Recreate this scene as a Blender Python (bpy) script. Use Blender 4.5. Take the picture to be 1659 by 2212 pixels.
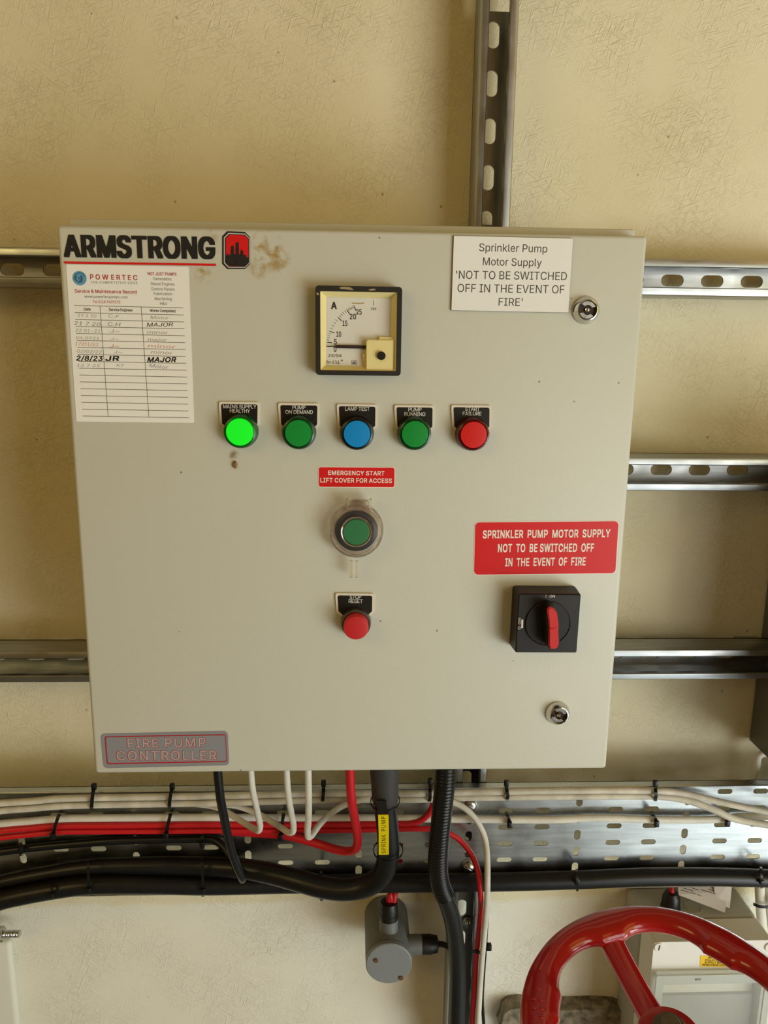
import bpy, bmesh, math, random
from mathutils import Vector, Matrix
from mathutils.geometry import delaunay_2d_cdt
random.seed(7)
for o in list(bpy.data.objects): bpy.data.objects.remove(o)
C = bpy.context.scene.collection
R = math.radians

# ------------------------------------------------------------------ camera
Z0 = 1.75                        # height of the top edge of the cabinet door above the floor
F_PX = 1660.0
def axes(yaw, pitch, roll):
    cy, sy, cp, sp = math.cos(yaw), math.sin(yaw), math.cos(pitch), math.sin(pitch)
    f = Vector((sy*cp, cy*cp, sp)); r = Vector((cy, -sy, 0)); u = r.cross(f)
    c, s = math.cos(roll), math.sin(roll)
    return c*r+s*u, -s*r+c*u, f
CR, CU, CF = axes(R(2.35), R(-11.67), R(.72))
CP = Vector((-.0019, -.6851, -.1017+Z0))
cam = bpy.data.cameras.new('camera'); camo = bpy.data.objects.new('camera', cam); C.objects.link(camo)
cam.sensor_fit = 'VERTICAL'; cam.sensor_height = 36; cam.sensor_width = 27; cam.lens = 36*F_PX/2212
cam.clip_start = .02; cam.clip_end = 50
camo.matrix_world = Matrix(((CR.x, CU.x, -CF.x, CP.x), (CR.y, CU.y, -CF.y, CP.y), (CR.z, CU.z, -CF.z, CP.z), (0, 0, 0, 1)))
bpy.context.scene.camera = camo

# ------------------------------------------------------------------ light
sc = bpy.context.scene
sc.view_settings.view_transform = 'Standard'; sc.view_settings.look = 'None'
sc.view_settings.gamma = 1; sc.view_settings.use_curve_mapping = False
sc.view_settings.exposure = -0.15
w = bpy.data.worlds.new('World'); sc.world = w; w.use_nodes = True
w.node_tree.nodes['Background'].inputs[0].default_value = (1, .58, .17, 1)
w.node_tree.nodes['Background'].inputs[1].default_value = .20
def area(name, loc, target, sx, sy, power, col):
    l = bpy.data.lights.new(name, 'AREA'); l.shape = 'RECTANGLE'; l.size = sx; l.size_y = sy; l.energy = power; l.color = col
    o = bpy.data.objects.new(name, l); C.objects.link(o); o.location = loc
    o.rotation_euler = (Vector(target)-Vector(loc)).to_track_quat('-Z', 'Y').to_euler()
    return o
area('doorway_daylight', (2.5, -2.0, .45), (.1, .26, 1.2), 1.5, 1.3, 66, (.90, .98, 1))
area('open_door_light', (1.75, -2.75, 1.25), (.2, .26, 1.4), .8, 2.0, 22, (.98, .98, .93))
area('doorway_top_light', (2.5, -2.0, 1.8), (.1, .26, 1.4), 1.5, 1.2, 11, (1, .90, .30))
area('upper_warm_fill', (2.3, -1.8, 3.4), (0, .26, 1.9), 1.5, 1.0, 7, (1, .55, .12))  # added warm fill, stands in for bounce off ceiling and yellow walls
area('left_warm_fill', (-1.8, -1.8, 2.6), (-.2, .26, 1.5), 1.2, .8, 11, (1, .76, .30))  # added soft warm fill for the left side, no window known there
sl = bpy.data.lights.new('sun_through_doorway', 'SPOT'); sl.energy = 2400; sl.color = (.92, 1, 1); sl.spot_size = R(38); sl.spot_blend = .25; sl.shadow_soft_size = .03
so_ = bpy.data.objects.new('sun_through_doorway', sl); C.objects.link(so_); so_.location = (2.7, -2.4, 2.2)
so_.rotation_euler = (Vector((1.85, -1.35, 0))-Vector(so_.location)).to_track_quat('-Z', 'Y').to_euler()

# ------------------------------------------------------------------ helpers
def at(px, py, Y):
    'the point of the plane y = Y seen at photo pixel (px, py)'
    d = CF + CR*((px-829.5)/F_PX) - CU*((py-1106)/F_PX)
    return CP + d*((Y-CP.y)/d.y)
def rad(p, wpx):
    return wpx/2*(p-CP).dot(CF)/F_PX
def D(px, py, h=0): return at(px, py, -h)

def lin(c):
    if isinstance(c, str): c = [int(c[i:i+2], 16)/255 for i in (0, 2, 4)]
    return tuple((x/12.92 if x <= .04045 else ((x+.055)/1.055)**2.4) for x in c[:3])+(1,)
MATS = {}
def mat(name, col, rough=.5, metal=0., spec=.5, bump=0., bscale=300., var=0., vscale=20., emit=0., trans=0., ior=1.45, coat=0., alpha=1.):
    if name in MATS: return MATS[name]
    m = bpy.data.materials.new(name); m.use_nodes = True; n = m.node_tree.nodes; l = m.node_tree.links
    b = n['Principled BSDF']; c = lin(col)
    b.inputs['Base Color'].default_value = c; b.inputs['Roughness'].default_value = rough
    b.inputs['Metallic'].default_value = metal; b.inputs['Specular IOR Level'].default_value = spec
    b.inputs['Transmission Weight'].default_value = trans; b.inputs['IOR'].default_value = ior
    b.inputs['Coat Weight'].default_value = coat; b.inputs['Alpha'].default_value = alpha
    if emit: b.inputs['Emission Color'].default_value = c; b.inputs['Emission Strength'].default_value = emit
    tc = n.new('ShaderNodeTexCoord')
    if bump:
        t = n.new('ShaderNodeTexNoise'); t.inputs['Scale'].default_value = bscale; t.inputs['Detail'].default_value = 3
        l.new(tc.outputs['Object'], t.inputs['Vector'])
        bp = n.new('ShaderNodeBump'); bp.inputs['Strength'].default_value = bump; bp.inputs['Distance'].default_value = .001
        l.new(t.outputs['Fac'], bp.inputs['Height']); l.new(bp.outputs['Normal'], b.inputs['Normal'])
    if var:
        t = n.new('ShaderNodeTexNoise'); t.inputs['Scale'].default_value = vscale; t.inputs['Detail'].default_value = 4
        l.new(tc.outputs['Object'], t.inputs['Vector'])
        mr = n.new('ShaderNodeMapRange'); mr.inputs['From Min'].default_value = .3; mr.inputs['From Max'].default_value = .7
        mr.inputs['To Min'].default_value = 1-var; mr.inputs['To Max'].default_value = 1+var*.3
        l.new(t.outputs['Fac'], mr.inputs['Value'])
        mx = n.new('ShaderNodeMix'); mx.data_type = 'RGBA'; mx.blend_type = 'MULTIPLY'; mx.inputs[0].default_value = 1
        mx.inputs[6].default_value = c; l.new(mr.outputs['Result'], mx.inputs[7]); l.new(mx.outputs[2], b.inputs['Base Color'])
    MATS[name] = m; return m

def tag(o, label=None, cat=None, group=None, kind=None):
    if label: o['label'] = label
    if cat: o['category'] = cat
    if group: o['group'] = group
    if kind: o['kind'] = kind
    return o
def thing(name, loc, label, cat, group=None):
    o = bpy.data.objects.new(name, None); C.objects.link(o); o.location = loc; o.empty_display_size = .02
    return tag(o, label, cat, group)
def origin(o):
    v = Vector(o.location)
    while o.parent: o = o.parent; v += Vector(o.location)
    return v
def obj(name, bm, m, parent=None, loc=None, smooth=True):
    'link a bmesh (in world coordinates) as one mesh object'
    base = origin(parent) if parent else Vector((0, 0, 0))
    if loc is None:
        if parent: own = base
        else:
            lo = Vector([min(v.co[i] for v in bm.verts) for i in range(3)]); hi = Vector([max(v.co[i] for v in bm.verts) for i in range(3)])
            own = Vector(((lo.x+hi.x)/2, (lo.y+hi.y)/2, lo.z))
    else: own = Vector(loc)
    bmesh.ops.translate(bm, verts=bm.verts, vec=-own)
    me = bpy.data.meshes.new(name); bm.to_mesh(me); bm.free()
    for mm in (m if isinstance(m, (list, tuple)) else [m]): me.materials.append(mm)
    o = bpy.data.objects.new(name, me); C.objects.link(o)
    if parent: o.parent = parent
    o.location = own-base
    if smooth:
        for p in me.polygons: p.use_smooth = True
        try: me.set_sharp_from_angle(angle=R(38))
        except Exception: pass
    return o
def B(): return bmesh.new()

def box(bm, c, s, bev=0, seg=2, rot=None):
    M = Matrix.Translation(c) @ (rot.to_4x4() if rot else Matrix()) @ Matrix.Diagonal((s[0], s[1], s[2], 1))
    r = bmesh.ops.create_cube(bm, size=1, matrix=M)
    if bev:
        ed = list({e for v in r['verts'] for e in v.link_edges})
        bmesh.ops.bevel(bm, geom=ed, offset=bev, segments=seg, affect='EDGES', profile=.5)
def frame(d):
    d = Vector(d).normalized(); a = Vector((0, 0, 1)) if abs(d.z) < .9 else Vector((1, 0, 0))
    x = a.cross(d).normalized(); return x, d.cross(x), d
def lathe(bm, c, axis, prof, n=40, sx=1.):
    'prof = [(radius, distance along axis)...]; closed with caps when the radius is not 0'
    x, y, d = frame(axis); c = Vector(c); rings = []
    for r, h in prof:
        if r < 1e-6: rings.append([bm.verts.new(c+d*h)])
        else: rings.append([bm.verts.new(c+d*h+x*(r*math.cos(2*math.pi*k/n))+y*(r*math.sin(2*math.pi*k/n))) for k in range(n)])
    for a, b in zip(rings, rings[1:]):
        for k in range(n):
            k2 = (k+1) % n
            q = [a[k % len(a)], a[k2 % len(a)], b[k2 % len(b)], b[k % len(b)]]
            q2 = []
            for v in q:
                if v not in q2: q2.append(v)
            if len(q2) > 2:
                try: bm.faces.new(q2)
                except ValueError: pass
    if len(rings[0]) > 1: bm.faces.new(rings[0][::-1])
    if len(rings[-1]) > 1: bm.faces.new(rings[-1])
    bmesh.ops.recalc_face_normals(bm, faces=bm.faces)
def spline(pts, step=.004):
    P = [Vector(p) for p in pts]; out = []
    P = [P[0]*2-P[1]]+P+[P[-1]*2-P[-2]]
    for i in range(1, len(P)-2):
        a, b, c, d = P[i-1:i+3]
        ta, tb, tc = [max((q-p).length, 1e-6)**.5 for p, q in ((a, b), (b, c), (c, d))]
        m1 = (b-a)/ta-(c-a)/(ta+tb)+(c-b)/tb; m2 = (c-b)/tb-(d-b)/(tb+tc)+(d-c)/tc
        m1 *= tb; m2 *= tb
        n = max(2, int((c-b).length/step))
        for k in range(n):
            t = k/n
            out.append(b*(2*t**3-3*t*t+1)+m1*(t**3-2*t*t+t)+c*(-2*t**3+3*t*t)+m2*(t**3-t*t))
    out.append(P[-2]); return out
def tube(bm, path, r, n=14, closed=False, flat=None):
    'r: number or function of (index, fraction, length so far)'
    pts = [Vector(p) for p in path]; N = len(pts); ln = 0; rings = []
    T = []
    for i in range(N):
        if closed: t = pts[(i+1) % N]-pts[i-1]
        else: t = pts[min(i+1, N-1)]-pts[max(i-1, 0)]
        T.append(t.normalized())
    x, y, _ = frame(T[0])
    for i in range(N):
        if i:
            x = (x-T[i]*x.dot(T[i])).normalized(); ln += (pts[i]-pts[i-1]).length
        y = T[i].cross(x)
        rr = r(i, i/(N-1), ln) if callable(r) else r
        rings.append([bm.verts.new(pts[i]+x*(rr*math.cos(2*math.pi*k/n))+y*(rr*math.sin(2*math.pi*k/n))) for k in range(n)])
    rng = range(N if closed else N-1)
    for i in rng:
        a, b = rings[i], rings[(i+1) % N]
        for k in range(n): bm.faces.new((a[k], a[(k+1) % n], b[(k+1) % n], b[k]))
    if not closed: bm.faces.new(rings[0][::-1]); bm.faces.new(rings[-1])
    bmesh.ops.recalc_face_normals(bm, faces=bm.faces)
def prism(bm, poly, y0, y1, bev=0, seg=2):
    'polygon in X,Z (points counter-clockwise seen from the viewer) from plane y0 (back) to y1 (front)'
    a = [bm.verts.new((p[0], y0, p[1])) for p in poly]; b = [bm.verts.new((p[0], y1, p[1])) for p in poly]
    n = len(poly); fr = bm.faces.new(b); bm.faces.new(a[::-1])
    for i in range(n): bm.faces.new((a[i], a[(i+1) % n], b[(i+1) % n], b[i]))
    bmesh.ops.recalc_face_normals(bm, faces=bm.faces)
    if bev: bmesh.ops.bevel(bm, geom=list(fr.edges), offset=bev, segments=seg, affect='EDGES')
def plate(bm, outer, holes, y0, y1):
    'a flat sheet in X,Z with holes, from y0 (back) to y1 (front)'
    ed = []; loops = []
    for lp in [outer]+holes:
        vs = [bm.verts.new((p[0], y1, p[1])) for p in lp]; loops.append(vs)
        for i in range(len(vs)): ed.append(bm.edges.new((vs[i], vs[(i+1) % len(vs)])))
    r = bmesh.ops.triangle_fill(bm, use_beauty=True, use_dissolve=False, edges=ed)
    fs = [g for g in r['geom'] if isinstance(g, bmesh.types.BMFace)]
    for f in fs:
        f.normal_update()
        if f.normal.y > 0: f.normal_flip()
    mp = {}
    for lp in loops:
        for v in lp: mp[v] = bm.verts.new((v.co.x, y0, v.co.z))
    for f in fs: bm.faces.new([mp[v] for v in reversed(f.verts)])
    for lp in loops:
        for i in range(len(lp)):
            a, b = lp[i], lp[(i+1) % len(lp)]
            bm.faces.new((a, b, mp[b], mp[a]))
    bmesh.ops.recalc_face_normals(bm, faces=bm.faces)
def rrect(w, h, r, n=5, cx=0, cz=0, ang=0):
    out = []
    for sx, sz, a0 in ((1, 1, 0), (-1, 1, 90), (-1, -1, 180), (1, -1, 270)):
        for k in range(n+1):
            a = R(a0+90*k/n); out.append((sx*(w/2-r)+r*math.cos(a), sz*(h/2-r)+r*math.sin(a)))
    c, s = math.cos(ang), math.sin(ang)
    return [(cx+x*c-z*s, cz+x*s+z*c) for x, z in out]
def slot(cx, cz, w, h, n=6):
    return rrect(w, h, min(w, h)/2*.98, n, cx, cz)
def quad(pts, h=0):
    'centre, width, height, angle of the rectangle whose photo corners (tl, tr, br, bl) lie on plane y = -h'
    tl, tr, br, bl = [D(x, y, h) for x, y in pts]
    c = (tl+tr+br+bl)/4; wv = ((tr-tl)+(br-bl))/2; hv = ((tl-bl)+(tr-br))/2
    return c, wv.length, hv.length, math.atan2(wv.z, wv.x)
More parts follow.
